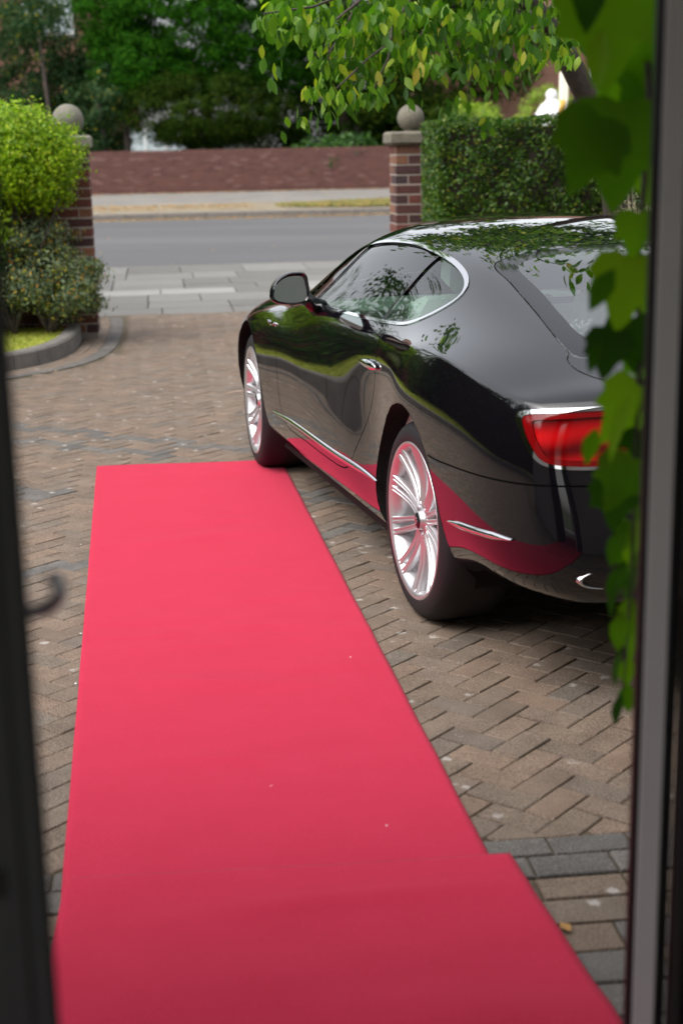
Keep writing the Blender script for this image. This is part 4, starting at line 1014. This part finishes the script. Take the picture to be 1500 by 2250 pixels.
sp = np.array([(random.uniform(-1.3, 2), random.uniform(-.4, .3), 1.90) for _ in range(14)]); link('red_berries', fast('red_berries', leaf_quads(sp, .035, None, 1, .8), 4), simple('berry_red', (.35, .06, .02), .5), hd, kind='stuff')
shrub('dark_leaved_shrub', (2.35, 11.4, 0), [((.25, 0, .55), (.6, .4, .6), 6500, 80, .2, .5), ((.45, .1, 1.3), (.55, .4, .5), 4500, 60, .2, .5)], 'laurel', .05, 'dark green shrub at the right end of the hedge', 'shrub', 8)
# pale feathery shrub
pl = empty('faded_flower_shrub', (2.22, 10.2, 0), label='pale faded flower plumes above the car roof beside the hanging ivy', cat='shrub')
tips = [(random.uniform(-.34, .3), random.uniform(-.3, .3), random.uniform(1.12, 1.46)) for _ in range(34)]; branches('stem', (0, 0, 0), tips, M_['pale'], pl, .006, .003, .02)
PP = []
for tp in tips:
    for k in range(60): f = random.random(); PP.append((tp[0]*(1-.22*f)+random.gauss(0, .022+.02*f), tp[1]*(1-.2*f)+random.gauss(0, .02), tp[2]*(1-.22*f)+random.gauss(0, .015)))
link('plumes', fast('plumes', leaf_quads(np.array(PP), .020, None, 1, .5), 4), M_['pale'], pl, kind='stuff')

# ------------------------------------------------------------------ cherry tree over the drive
ct = empty('cherry_tree', (1.95, 10.2, 0), label='leaning cherry tree with drooping light green leaves over the car', cat='tree')
def W2L(p): return Vector(p)-Vector((1.95, 10.2, 0))
g = G(); tr = [(0, 0, 0), (.02, 0, .8), (-.06, -.05, 1.45), (-.20, -.25, 1.80), (-.36, -.38, 2.05), (-.55, -.55, 2.32), (-.85, -.8, 2.62), (-1.3, -1.2, 2.95)]
tr = catmull(tr, 4); g.tube([Vector(p) for p in tr], [.12-.075*k/(len(tr)-1) for k in range(len(tr))], 12)
g.tube([(-.18, -.2, 1.83), (-.30, -.30, 1.90), (-.36, -.34, 1.93)], [.085, .075, .055], 10)
g.tube([(-.06, -.05, 1.45), (.12, .05, 2.1), (.2, .1, 2.9), (.1, -.2, 3.6)], [.09, .07, .05, .03], 9)
g.build('trunk', M_['bark'], ct, True)
LIMB = []
def limb(p, q, sag, r0, r1):
    p, q = Vector(p), Vector(q); pts = [p.lerp(q, k/8)+Vector((random.uniform(-.05, .05), random.uniform(-.05, .05), sag*math.sin(math.pi*k/8)+random.uniform(-.03, .03))) for k in range(9)]
    g = G(); g.tube(pts, [r0+(r1-r0)*k/8 for k in range(9)], 7); g.build('branch', M_['bark'], ct, True); return pts
tipsW = [at(600, 40, 7.6), at(700, 120, 7.7), at(690, 180, 8.2), at(760, 185, 7.6), at(815, 200, 7.7), at(900, 110, 8.0), at(820, 60, 8.3), at(980, 120, 8.4), at(1060, 90, 8.6), at(1190, 110, 7.9), at(1250, 60, 8.0), at(730, 20, 8.8), at(960, -60, 8.4), at(1120, -60, 7.6), at(800, -120, 8.2), at(1000, -200, 7.4), at(650, -60, 8.3), at(1250, -150, 7.4), at(1020, 200, 9.2), at(1120, 150, 9.3)]
limbs = []
for tpt in tipsW:
    st = Vector(random.choice(tr[-9:])); limbs.append(limb(st, W2L(tpt), random.uniform(.1, .35), .022, .004))
over = []
for k in range(18):   # upper crown, above the frame, over the car
    tpt = Vector((random.uniform(.9, 3.6), random.uniform(9.4, 12.2), random.uniform(2.5, 3.5))); st = Vector(random.choice(tr[-5:]+[(.1, -.2, 3.6), (.2, .1, 2.9)])); over.append(limb(st, W2L(tpt), .3, .03, .006))
def leaf_shape(L, w):     # pointed oval, folded and curved, hanging along -z
    pr = [(0, 0), (.12, .45), (.35, 1), (.6, .92), (.82, .5), (1, 0)]; V = []; F = []
    for t_, k in pr: V += [(-w/2*k, .10*L*math.sin(t_*2.4)-.02*k*0, -L*t_), (0, .10*L*math.sin(t_*2.4)-.12*w*k, -L*t_), (w/2*k, .10*L*math.sin(t_*2.4), -L*t_)]
    for i in range(5): a = i*3; F += [(a, a+1, a+4, a+3), (a+1, a+2, a+5, a+4)]
    return np.array(V), F
LVm, LFm = leaf_shape(.088, .040); leaf_me = mesh('leaf', LVm, LFm, True)
cand = []
def tuft(p, n, spread=.05, sz=1.):
    for k in range(n):
        e = (random.gauss(0, .40), random.gauss(0, .40), random.uniform(0, 6.28)); cand.append((Vector(p)+Vector((random.gauss(0, spread), random.gauss(0, spread), random.gauss(-.01, spread*.5))), e, random.uniform(.75, 1.15)*sz))
for pts in limbs:
    for k in range(3, 9):
        nT = 2 if k < 6 else 3
        for j in range(nT):
            q_ = pts[k]+Vector((random.gauss(0, .13), random.gauss(0, .13), random.gauss(0, .07))); tuft(q_, random.randint(5, 8))
    tuft(pts[8], 8, .035)
# denser masses placed where the canopy shows
for (u, v, Y, su, sv, n) in ((760, 45, 8.2, 110, 50, 26), (880, 50, 8.3, 90, 50, 30), (1000, 45, 8.6, 90, 48, 30), (755, 130, 8.0, 55, 30, 13), (850, 110, 8.3, 60, 32, 14), (990, 130, 8.8, 55, 34, 12), (1120, 25, 8.6, 80, 36, 24), (660, 15, 8.2, 50, 18, 12), (1200, 80, 8.6, 40, 40, 10)):
    for k in range(n): tuft(W2L(at(u+random.gauss(0, su*.6), v+random.gauss(0, sv*.6), Y+random.uniform(-.7, .7))), random.randint(4, 8), .045)
for pts in over:
    for k in range(2, 9):
        for j in range(5): tuft(pts[k]+Vector((random.gauss(0, .22), random.gauss(0, .22), random.gauss(0, .15))), random.randint(6, 9), .07, 1.15)
def eul(e): return Matrix.Rotation(e[2], 3, 'Z') @ Matrix.Rotation(e[1], 3, 'Y') @ Matrix.Rotation(e[0], 3, 'X')
def scr(p):
    d = Vector(p)+Vector((1.95, 10.2, 0))-Vector((0, 0, CAMH)); z = d.dot(FWD); return 750+FPX*d.dot(RT)/z, 1125-FPX*d.dot(UP)/z, z
inv = []
for i, (p, e, s_) in enumerate(cand):
    u, v, z = scr(p)
    if 560 < u < 1320 and -20 < v < 260: inv.append((z/s_, i))
inv.sort(); near = set(i for _, i in inv[:300])
LT = np.array(LVm); V = []; F = []
for i, (p, e, s_) in enumerate(cand):
    if i in near:
        o = link('leaf', leaf_me, M_['cherry'], ct); o.location = p; o.rotation_mode = 'XYZ'; o.rotation_euler = e; o.scale = (s_, s_, s_)
    else:
        m3 = np.array(eul(e)); b = len(V)*0
        V.append((LT*s_)@m3.T+np.array(p))
nv = len(LT); allV = np.concatenate(V); me = bpy.data.meshes.new('leaf_mass'); me.vertices.add(len(allV)); me.vertices.foreach_set('co', allV.astype(np.float32).ravel())
ff = np.array(LFm)[None]+(np.arange(len(V))*nv)[:, None, None]; ff = ff.reshape(-1, 4); me.loops.add(ff.size); me.loops.foreach_set('vertex_index', ff.astype(np.int32).ravel()); me.polygons.add(len(ff)); me.polygons.foreach_set('loop_start', np.arange(0, ff.size, 4, dtype=np.int32)); me.update(calc_edges=True)
link('leaf_mass', me, M_['cherry'], ct, kind='stuff')

# ------------------------------------------------------------------ trees and shrubs beyond the road
def tree(name, c, parts, mat, size, label, trunk_h, trunk_r, trunks=1, asp=.5, jitter=.6, bark='bark', cat='tree', group=None, droop=0):
    o = empty(name, c, 0, label=label, cat=cat, group=group)
    for k in range(trunks):
        dx = random.uniform(-.5, .5)*(trunks > 1); g = G(); g.tube([(dx, 0, -.1), (dx+.05, .05, trunk_h*.5), (dx-.12, 0, trunk_h)], [trunk_r*1.2, trunk_r, trunk_r*.7], 9); g.build('trunk', M_[bark], o, True)
    crown('crown', [clumped(n, cc, r, ncl, cs, th) for cc, r, n, ncl, cs, th in parts], M_[mat], o, size, jitter, asp, droop, kind='stuff'); return o
GZ = .65
tree('cypress_tree', (-3.95, 47.2, GZ), [((0, 0, 5.2), (3.5, 2.0, 2.9), 90000, 900, .30, .35), ((2.2, .8, 4.6), (2.2, 1.6, 2.6), 30000, 300, .30, .4), ((-1.9, -.3, 3.5), (1.5, 1.3, 1.2), 20000, 220, .26, .4), ((-2.7, 0, 5.4), (1.3, 1.3, 2.0), 20000, 220, .28, .4), ((1.3, 0, 3.7), (1.8, 1.5, 1.2), 5000, 90, .36, .4), ((0, .3, 8), (2.4, 2, 2.8), 7000, 140, .45, .4)], 'conifer', .11, 'big bright green cypress above the dark yew beyond the wall', 3.5, .14, 1, .38, .5, 'reddishbark', droop=.35)
tree('yew_tree', (-3.9, 46.1, GZ), [((0, 0, 2.15), (2.65, 1.3, 1.15), 34000, 420, .24, .4), ((.1, 0, 1.5), (1.9, 1.1, .55), 9000, 150, .22, .5)], 'yew', .085, 'broad dark clipped yew with a leaning trunk behind the far wall', 1.5, .08, 2, .45, .6)
tree('dark_conifer', (.6, 48.3, GZ), [((0, 0, 3.1), (2.5, 1.5, 2.1), 15000, 220, .36, .45), ((1.6, 0, 1.9), (1.9, 1.2, 1.2), 7000, 110, .3, .5), ((.5, 0, 6), (2.6, 1.6, 2.6), 11000, 180, .4, .45)], 'yew', .14, 'dark conifer behind the cherry branches, left of the gate pillar ball', 2.2, .16, 3)
tree('ivy_clump', (-.5, 45.5, GZ), [((.0, 0, .55), (1.15, .6, .55), 5500, 80, .25, .5), ((.95, .1, .95), (.8, .6, .4), 2600, 40, .22, .5), ((-1.2, -.1, .25), (.5, .4, .35), 1300, 20, .18, .5)], 'laurel', .11, 'mid green ivy clump spilling over the far wall', 1.0, .05, 1, .7, .8, cat='shrub')
tree('spruce_tree', (-9.6, 50.0, GZ), [((0, 0, 3.0), (2.6, 1.8, 3.0), 22000, 300, .40, .55), ((1.6, -.2, 2.4), (1.5, 1.2, 2.0), 9000, 130, .34, .6)], 'pine', .16, 'loose grey-green conifer at the far left above the stone ball', 3.5, .14, 1, .4, .7)
tree('birch_tree', (-9.0, 47.6, GZ), [((-.4, 0, 5.0), (1.6, 1.2, 1.4), 3000, 60, .4, .7)], 'pine', .12, 'thin tree with yellowing leaves at the top left corner', 4.6, .07)
tree('thorn_tree', (-6.75, 46.4, GZ), [((-.3, 0, 2.4), (1.1, .9, 1.1), 3600, 60, .32, .6), ((-.9, 0, .9), (1.5, .8, .7), 3600, 60, .3, .6)], 'pine', .13, 'twiggy tree with a bare upright trunk left of the big cypress', 2.6, .10, 2)
tree('low_bush', (-5.9, 45.6, GZ), [((0, 0, .2), (1.3, .5, .38), 2400, 36, .2, .5)], 'laurel', .10, 'low green bush just behind the left part of the far wall', .3, .03, 1, cat='shrub')
# more garden beyond the road, right side
tree('lime_shrub', (3.9, 41.6, .4), [((0, 0, 1.5), (.75, .6, 1.1), 3400, 50, .24, .6), ((.75, 0, .9), (.75, .5, .75), 2800, 40, .2, .6)], 'limegreen', .09, 'yellow-green shrub seen just above the hedge left of the brick house', 1.0, .04, 1, .6, .8, cat='shrub')
tree('round_hedge_bush', (6.35, 45.0, .4), [((0, 0, 1.25), (1.15, .9, 1.65), 9000, 260, .15, .12)], 'limegreen', .06, 'rounded clipped green bush behind the white gatepost', .6, .05, 1, .6, .5, cat='bush')
tree('silver_bush', (3.3, 38.9, .3), [((0, 0, 1.45), (1.4, .6, .75), 4600, 70, .2, .5)], 'hedge', .07, 'blue-green rounded bush showing over the top of the hedge', .6, .04, 1, .5, .8, cat='bush')
tree('far_hedge', (9.5, 43.5, .4), [((0, 0, 1.1), (3.2, .6, 1.3), 8000, 120, .3, .5)], 'laurel', .1, 'dark hedge beyond the road at the right behind the ivy', .5, .05, 1, cat='hedge')
tree('backing_shrubbery', (.5, 51.5, GZ), [((0, 0, 1.2), (4.2, 1.0, 1.6), 12000, 160, .4, .5)], 'yew', .16, 'dark shrubbery filling the gap under the conifers', .6, .05, 1, cat='shrub')
tree('backing_conifer', (3.4, 55, GZ), [((0, 0, 5), (4.0, 2, 5.0), 14000, 200, .5, .5)], 'yew', .2, 'tall dark conifer standing behind the cherry branches', 3, .2)
# white gatepost with ball, and pole
gp = empty('white_gatepost', tuple(at(1211, 250, 39.5).xy)+(.3,), TH, label='white painted gatepost with a round finial beyond the hedge', cat='gatepost')
q = G(); q.box((-.28, -.28, 0), (.28, .28, 1.95)); q.build('post', M_['white'], gp)
q = G()
V = []; 
for r, z in ((.40, 1.95), (.40, 2.02), (.32, 2.12), (.24, 2.30), (.15, 2.38), (.12, 2.45)): V += [(-r, -r, z), (r, -r, z), (r, r, z), (-r, r, z)]
q.add(V, [(i*4+k, i*4+(k+1) % 4, i*4+4+(k+1) % 4, i*4+4+k) for i in range(5) for k in range(4)]+[(20, 21, 22, 23)]); q.build('cap', M_['white'], gp)
V_b, F_b = ball(.155, (0, 0, 2.55), 20, 12); q = G(); q.add(V_b, F_b); q.build('finial', M_['white'], gp, True)
po = empty('striped_pole', tuple(at(1233, 250, 38.6).xy)+(.28,), 0, label='cream pole with an ochre band standing beside the white gatepost', cat='pole')
cpm = simple('cream_paint', (.62, .58, .45), .5); q = G(); q.tube([(0, 0, 0), (0, 0, 3.1)], .065, 12); q.build('shaft', cpm, po, True); q = G(); q.tube([(.11, 0, 0), (.11, 0, 2.95)], .055, 12); q.build('shaft', cpm, po, True)
q = G(); q.tube([(.02, -.02, 2.0), (.02, -.02, 2.42)], .085, 12); q.build('ochre_band', M_['ochre'], po, True)

# ------------------------------------------------------------------ houses beyond
def house_far(name, s0, s1, t0, depth, h, wins, label, mat='render', roofh=2.6, z0=.4):
    o = empty(name, (0, 0, 0), 0, label=label, cat='house')
    def fm(n, g_, m_, par, **kw): return link(n, mesh(n, [fr(*v) for v in g_.V], g_.F), m_, par, **kw)
    q = G(); q.box((s0, t0, z0), (s1, t0+depth, z0+h)); fm('wall', q, M_[mat], o)
    q = G(); m_ = t0+depth/2; e = .35; q.add([(s0-e, t0-e, z0+h), (s1+e, t0-e, z0+h), (s1+e, t0+depth+e, z0+h), (s0-e, t0+depth+e, z0+h), (s0+1, m_, z0+h+roofh), (s1-1, m_, z0+h+roofh)], [(0, 1, 5, 4), (1, 2, 5), (2, 3, 4, 5), (3, 0, 4), (3, 2, 1, 0)]); fm('roof', q, M_['roof'], o)
    for (ws, wz, ww, wh) in wins:
        q = G(); fw_ = .09
        q.box((ws, t0-.05, wz), (ws+ww, t0+.02, wz+fw_)); q.box((ws, t0-.05, wz+wh-fw_), (ws+ww, t0+.02, wz+wh)); k = max(1, round(ww/.9))
        for i in range(k+1): x = ws+(ww-fw_)*i/k; q.box((x, t0-.053, wz), (x+fw_, t0+.02, wz+wh))
        f_ = fm('window', q, M_['white'], o)
        q = G(); q.box((ws+.04, t0-.02, wz+.04), (ws+ww-.04, t0-.012, wz+wh-.04)); fm('pane', q, M_['curtain'] if ws < 0 else M_['darkpane'], f_)
        q = G(); q.box((ws-.08, t0-.12, wz-.1), (ws+ww+.08, t0, wz)); fm('sill', q, M_['palestone'], f_)
    return o
sA, tA = unfr(*at(105, 30, 58).xy)
house_far('brick_house', sA-6, sA+3.2, tA, 9, 7.5, [(sA-.95, 5.95, 1.9, 1.5), (sA+2.6, .9, 2.4, 1.6), (sA-1.5, .9, 2.6, 1.6)], 'red brick house with white windows behind the conifers')
sB, tB = unfr(*at(1105, 200, 56).xy)
house_far('brick_house', sB-3.2, sB+1.0, tB, 8, 5.2, [(sB-.95, 1.2, .9, 1.0)], 'red brick house end glimpsed between the cherry leaves and the trunk')
house_far('brick_house', sB+1.2, sB+12, tB+4, 8, 5.6, [(sB+4.5, 3.4, 1.6, 1.1), (sB+2, .8, 1.6, 1.2)], 'brick house with grey roof behind the round clipped bush')

# ------------------------------------------------------------------ surroundings left of the drive and behind the frame edges, mirrored in the paintwork
def big_hedge(name, p0, p1, h, depth, mat, size, n, label, cat='hedge'):
    a, b = Vector(p0), Vector(p1); L = (b-a).length; rz = math.atan2((b-a).y, (b-a).x); o = empty(name, (*p0, 0), rz, label=label, cat=cat)
    P = np.stack([RNG.uniform(0, L, n), RNG.uniform(0, depth, n), h*RNG.random(n)**.85], 1); P[:, 1] += .25*np.sin(P[:, 0]*2.3+P[:, 2]); P[:, 2] += .15*np.sin(P[:, 0]*1.7)
    D = rand_dirs(n); D[:, 1] -= .8; D[:, 2] += .5; D /= np.linalg.norm(D, axis=1)[:, None]
    link('foliage', fast('foliage', leaf_quads(P, size, D, .7, .5), 4), M_[mat], o, kind='stuff')
    q = G(); q.box((.1, depth*.5, 0), (L-.1, depth, h*.92)); q.build('inner_twigs', M_['soil'], o); return o
big_hedge('boundary_hedge', (-9.3, -3), (-5.0, 13.0), 3.6, 1.6, 'yew', .16, 22000, 'tall dark hedge along the left side of the lawn')
big_hedge('boundary_hedge', (3.9, 12.8), (5.0, -1.5), 2.6, .9, 'laurel', .14, 12000, 'dark hedge along the right side of the drive, hidden by the car')
for (x, y, z, r, lab) in ((-8.6, 17.3, 4.6, 3.5, 'tall garden tree behind the left end of the brick garden wall'), (-12.5, 11.5, 5.6, 3.4, 'tall garden tree behind the left hedge, nearest the street'), (-13.0, 4.5, 5.0, 3.2, 'tall garden tree behind the left hedge, level with the doorway'), (-17, 46.5, 5.0, 4.6, 'broad tree across the road, beyond the left edge of the view'), (-25, 44.5, 5.5, 5.0, 'broad tree across the road, farthest to the left')):
    tree('garden_tree', (x, y, 0), [((0, 0, z), (r, r, r*1.1), 9000, 130, .55, .6)], 'laurel', .17, lab, z*.7, .16)
#NEAR
# ------------------------------------------------------------------ the house the picture is taken from: front wall, doorway, open doors, dim hall
JX, JY = .424, 2.05
def hf(a, b, z=0): return (JX+ub[0]*a+nb[0]*b, JY+ub[1]*a+nb[1]*b, z)     # a along the wall to the right, b outwards; origin at the right jamb
hs_ = empty('house', (0, 0, 0), label='house front with an open doorway, its frame edges at both sides of the view', cat='house')
def hbox(name, boxes, mat, parent=None, bev=0, **kw):
    q = G()
    for a, b in boxes: q.box(a, b, bev)
    return link(name, mesh(name, [hf(*v) for v in q.V], q.F), mat, parent or hs_, **kw)
OW = .95
hbox('wall', [((.20, -.12, 0), (5.0, .02, 2.85)), ((-4.6, -.12, 0), (-OW-.05, .02, 2.85)), ((-OW-.05, -.12, 2.35), (.20, .02, 2.85))], M_['stucco'])
hbox('ceiling', [((-4, -4.5, 2.42), (3, -.13, 2.5))], M_['plaster'])
hbox('hall_wall', [((-1.2, -4.6, 0), (1.0, -4.5, 2.5)), ((-4.1, -4.6, 0), (-4, -.13, 2.5)), ((3, -4.6, 0), (3.1, -.13, 2.5)), ((-4, -.17, 0), (-OW-.06, -.13, 2.42)), ((.22, -.17, 0), (3, -.13, 2.42))], M_['plaster'])  # unseen back wall left open at both ends to let sky light in
hbox('hall_floor', [((-4, -4.5, -.01), (3, -.02, .004))], M_['plaster'])
hbox('door_step', [((-OW-.1, .03, -.05), (.3, .12, .002))], M_['stone'])
q = G(); q.add([hf(-4.9, .3, 2.85), hf(5.3, .3, 2.85), hf(5.3, -2.8, 4.7), hf(-4.9, -2.8, 4.7), hf(5.3, -5.6, 2.85), hf(-4.9, -5.6, 2.85)], [(0, 1, 2, 3), (3, 2, 4, 5), (1, 4, 2), (0, 3, 5), (0, 5, 4, 1)]); q.build('roof', M_['roof'], hs_)  # unseen wall and roof kept low so more sky reaches the carpet
jf = empty('door_frame', (0, 0, 0)); jf.parent = hs_
hbox('frame_seal', [((-.004, -.052, 0), (.004, -.035, 2.35))], M_['seal'], jf)
hbox('right_jamb', [((.004, -.06, 0), (.036, -.02, 2.35))], M_['upvc'], jf, .004)
hbox('jamb_rebate', [((.036, -.045, 0), (.048, .04, 2.35))], M_['greypvc'], jf, .003)
hbox('frame_seal', [((.048, -.055, 0), (.054, .03, 2.35))], M_['seal'], jf)
hbox('left_jamb', [((-OW-.05, -.07, 0), (-OW, .04, 2.35))], M_['greypvc'], jf, .004)
hbox('head_rail', [((-OW-.05, -.07, 2.29), (.20, .04, 2.35))], M_['upvc'], jf, .004)
# right door leaf, glazed, swung inwards
dl = empty('glazed_door', (0, 0, 0)); dl.parent = hs_
def leaf_pt(a, c_, z): # a along the leaf inwards, c_ thickness to the right
    ang = math.radians(93.5); o = hf(.058, -.05); dx, dy = math.cos(BR-ang), math.sin(BR-ang); return (o[0]+dx*a-dy*c_, o[1]+dy*a+dx*c_, z)
def lbox(name, boxes, mat, parent):
    q = G()
    for a, b in boxes: q.box(a, b, .002)
    return link(name, mesh(name, [leaf_pt(*v) for v in q.V], q.F), mat, parent)
lbox('door_stile', [((0, 0, .02), (.03, .05, 2.28)), ((.80, 0, .02), (.86, .05, 2.28)), ((0, 0, .02), (.86, .05, .12)), ((0, 0, 2.18), (.86, .05, 2.28))], M_['greypvc'], dl)
lbox('door_pane', [((.03, .012, .12), (.80, .018, 2.18))], M_['paneglass'], dl)
# left door leaf, seen nearly edge on
ld = empty('open_door', (0, 0, 0)); ld.parent = hs_
pe = Vector((-.272, 1.2, 0))              # near free edge, right corner
def lp(a, c_, z):   # a back towards the hinge, c_ to the left
    ang = math.radians(105.5); dx, dy = math.cos(ang), math.sin(ang); return (pe.x+dx*a-dy*c_, pe.y+dy*a+dx*c_, z)
def lb2(name, boxes, mat, parent, bev=.002):
    q = G()
    for a, b in boxes: q.box(a, b, bev)
    return link(name, mesh(name, [lp(*v) for v in q.V], q.F), mat, parent)
lb2('door_leaf', [((0, .004, .02), (.78, .020, 2.28)), ((-.004, .024, .02), (.78, .070, 2.28))], M_['greypvc'], ld)
lb2('door_seal', [((-.002, -.0015, .02), (.76, .004, 2.28)), ((-.001, .020, .02), (.76, .024, 2.28))], M_['seal'], ld, .001)
lb2('door_lining', [((.004, .070, .02), (.78, .074, 2.28))], M_['seal'], ld, .001)
for bx_ in [((-.009, .034, .80), (-.004, .052, .835)), ((-.007, .036, 1.02), (-.004, .050, 1.05)), ((-.007, .03, 1.33), (-.004, .05, 1.36))]: lb2('latch', [bx_], M_['seal'], ld, .001)
pts = [at(30, 1345, 1.27), at(70, 1345, 1.27), at(100, 1338, 1.27), at(122, 1322, 1.265), at(131, 1302, 1.26), at(128, 1285, 1.258), at(116, 1268, 1.257), at(109, 1262, 1.257)]
pts = [Vector(p) for p in catmull([tuple(p) for p in pts], 4)]; g = G(); g.tube(pts, [.0078]*3+[.0072]*(len(pts)-6)+[.0062, .005, .0035], 12); g.build('lever_handle', M_['steel'], ld, True)

# ------------------------------------------------------------------ climbing plant hanging beside the right jamb
iv = empty('hanging_ivy', (.47, 2.3, 0), label='strand of large-leaved ivy hanging down beside the right door jamb', cat='climbing plant')
IO = Vector((.47, 2.3, 0))
def lobed(L):
    """three-pointed ivy leaf, about L long, hanging along -z, gently cupped"""
    o = [(0, .02), (-.18, .10), (-.42, .06), (-.55, -.20), (-.47, -.30), (-.50, -.52), (-.33, -.52), (-.24, -.60), (-.16, -.78), (0, -1.0), (.15, -.80), (.22, -.62), (.34, -.50), (.52, -.50), (.46, -.28), (.55, -.16), (.40, .08), (.18, .10)]
    c_ = [(0, -.18), (0, -.45)]; V = [(x*L, (.20*x*x+.10*y*y)*L, y*L) for x, y in o]+[(x*L, -.03*L, y*L) for x, y in c_]
    F = []
    n = len(o)
    for i in range(n):
        j = (i+1) % n; ci = n if (o[i][1]+o[j][1])/2 > -.35 else n+1; F.append((i, j, ci))
    F += [(5, n, n+1), (13, n+1, n), (6, 5, n+1)][:0]
    # bridge triangles where the fan centre changes
    for i in range(n):
        j = (i+1) % n; ci = n if (o[i-1][1]+o[i][1])/2 > -.35 else n+1; cj = n if (o[i][1]+o[j][1])/2 > -.35 else n+1
        if ci != cj: F.append((i, cj, ci))
    return V, F
def pointed(L): return [tuple(v) for v in leaf_shape(L, L*.5)[0]], LFm
LM = {}
for nm, fn in (('lobed', lobed), ('pointed', pointed)): V, F = fn(1.0); LM[nm] = mesh('leaf', V, F, True)
def ivl(u, v, Y, Lpx, kind, roll=0, pitch=0, yaw=0):
    """leaf hung from the point seen at u,v; Lpx is its length in photograph pixels"""
    p = at(u+(14 if v < 300 else 0), v, Y); L = Lpx/FPX*Y*.88; o = link('leaf', LM[kind], M_['ivy'], iv); o.location = p-IO; o.scale = (L, L, L); o.rotation_euler = (pitch, roll, yaw)
R_ = math.radians
IV = [(1330, -40, 2.28, 260, 'lobed', 4, -8, 10), (1400, 20, 2.35, 230, 'lobed', -12, 10, -15), (1390, 150, 2.42, 200, 'lobed', 10, 15, -20), (1440, 120, 2.4, 220, 'lobed', -5, 6, 18),
 (1300, -120, 2.25, 200, 'pointed', 6, 0, 20), (1310, 60, 2.2, 150, 'pointed', 12, -10, 30), (1355, 235, 2.22, 255, 'lobed', 5, -6, 6), (1305, 262, 2.18, 200, 'lobed', 26, -12, 12), (1420, 260, 2.36, 260, 'lobed', -8, 10, -10),
 (1400, 470, 2.3, 120, 'lobed', 4, -4, 20),
 (1385, 570, 2.24, 185, 'lobed', 10, -6, 8), (1350, 590, 2.2, 120, 'pointed', 30, 0, 10), (1420, 560, 2.34, 160, 'lobed', -10, 8, -18), (1345, 730, 2.2, 125, 'lobed', 12, -8, 6), (1390, 700, 2.28, 150, 'lobed', -4, 5, -20), (1320, 745, 2.18, 90, 'pointed', 18, 0, 25), (1415, 760, 2.34, 120, 'lobed', -8, 6, 15),
 (1400, 850, 2.27, 175, 'lobed', 32, 6, 30), (1385, 870, 2.2, 190, 'pointed', 34, 0, 60), (1415, 930, 2.3, 140, 'lobed', 0, 8, -15), (1310, 940, 2.22, 100, 'pointed', 16, -5, 15),
 (1385, 1010, 2.2, 150, 'lobed', 26, -10, 4), (1360, 1050, 2.22, 150, 'lobed', 4, -4, 12), (1405, 1060, 2.3, 140, 'lobed', -8, 8, -14), (1375, 1120, 2.27, 120, 'pointed', 6, 0, 60),
 (1365, 1160, 2.22, 110, 'pointed', 12, 0, 20), (1395, 1150, 2.28, 130, 'lobed', 2, 4, 40), (1375, 1230, 2.22, 130, 'pointed', 14, 6, 30), (1395, 1250, 2.26, 120, 'lobed', -4, 6, 60), (1355, 1270, 2.2, 110, 'pointed', 4, 0, 50), (1385, 1310, 2.24, 130, 'pointed', 8, 4, -30), (1365, 1340, 2.2, 120, 'pointed', 2, -4, 20), (1390, 1370, 2.26, 110, 'pointed', -6, 0, 40), (1365, 1420, 2.2, 115, 'pointed', 6, 0, 60), (1380, 1440, 2.23, 100, 'pointed', -2, 4, 10), (1365, 1520, 2.2, 100, 'pointed', 6, 0, 40), (1375, 1500, 2.24, 95, 'pointed', -6, 6, -10), (1430, 620, 2.36, 130, 'lobed', -4, 0, 10), (1420, 840, 2.34, 120, 'lobed', 6, 0, 10), (1415, 1000, 2.34, 110, 'lobed', 6, 0, -10), (1405, 1200, 2.3, 110, 'lobed', 6, 0, -10)]
for (u, v, Y, L, k, ro, pi_, ya) in IV: ivl(u, v, Y, L, k, R_(ro), R_(pi_), R_(ya))
g = G(); g.tube([at(1400, -400, 2.36)-IO, at(1415, -100, 2.38)-IO, at(1425, 200, 2.36)-IO, at(1415, 400, 2.33)-IO, at(1400, 600, 2.3)-IO, at(1405, 800, 2.29)-IO, at(1395, 1000, 2.27)-IO, at(1390, 1200, 2.26)-IO, at(1378, 1400, 2.23)-IO, at(1368, 1520, 2.21)-IO], [.006, .006, .005, .005, .004, .004, .003, .003, .002, .0015], 8); g.build('stem', M_['bark'], iv, True)
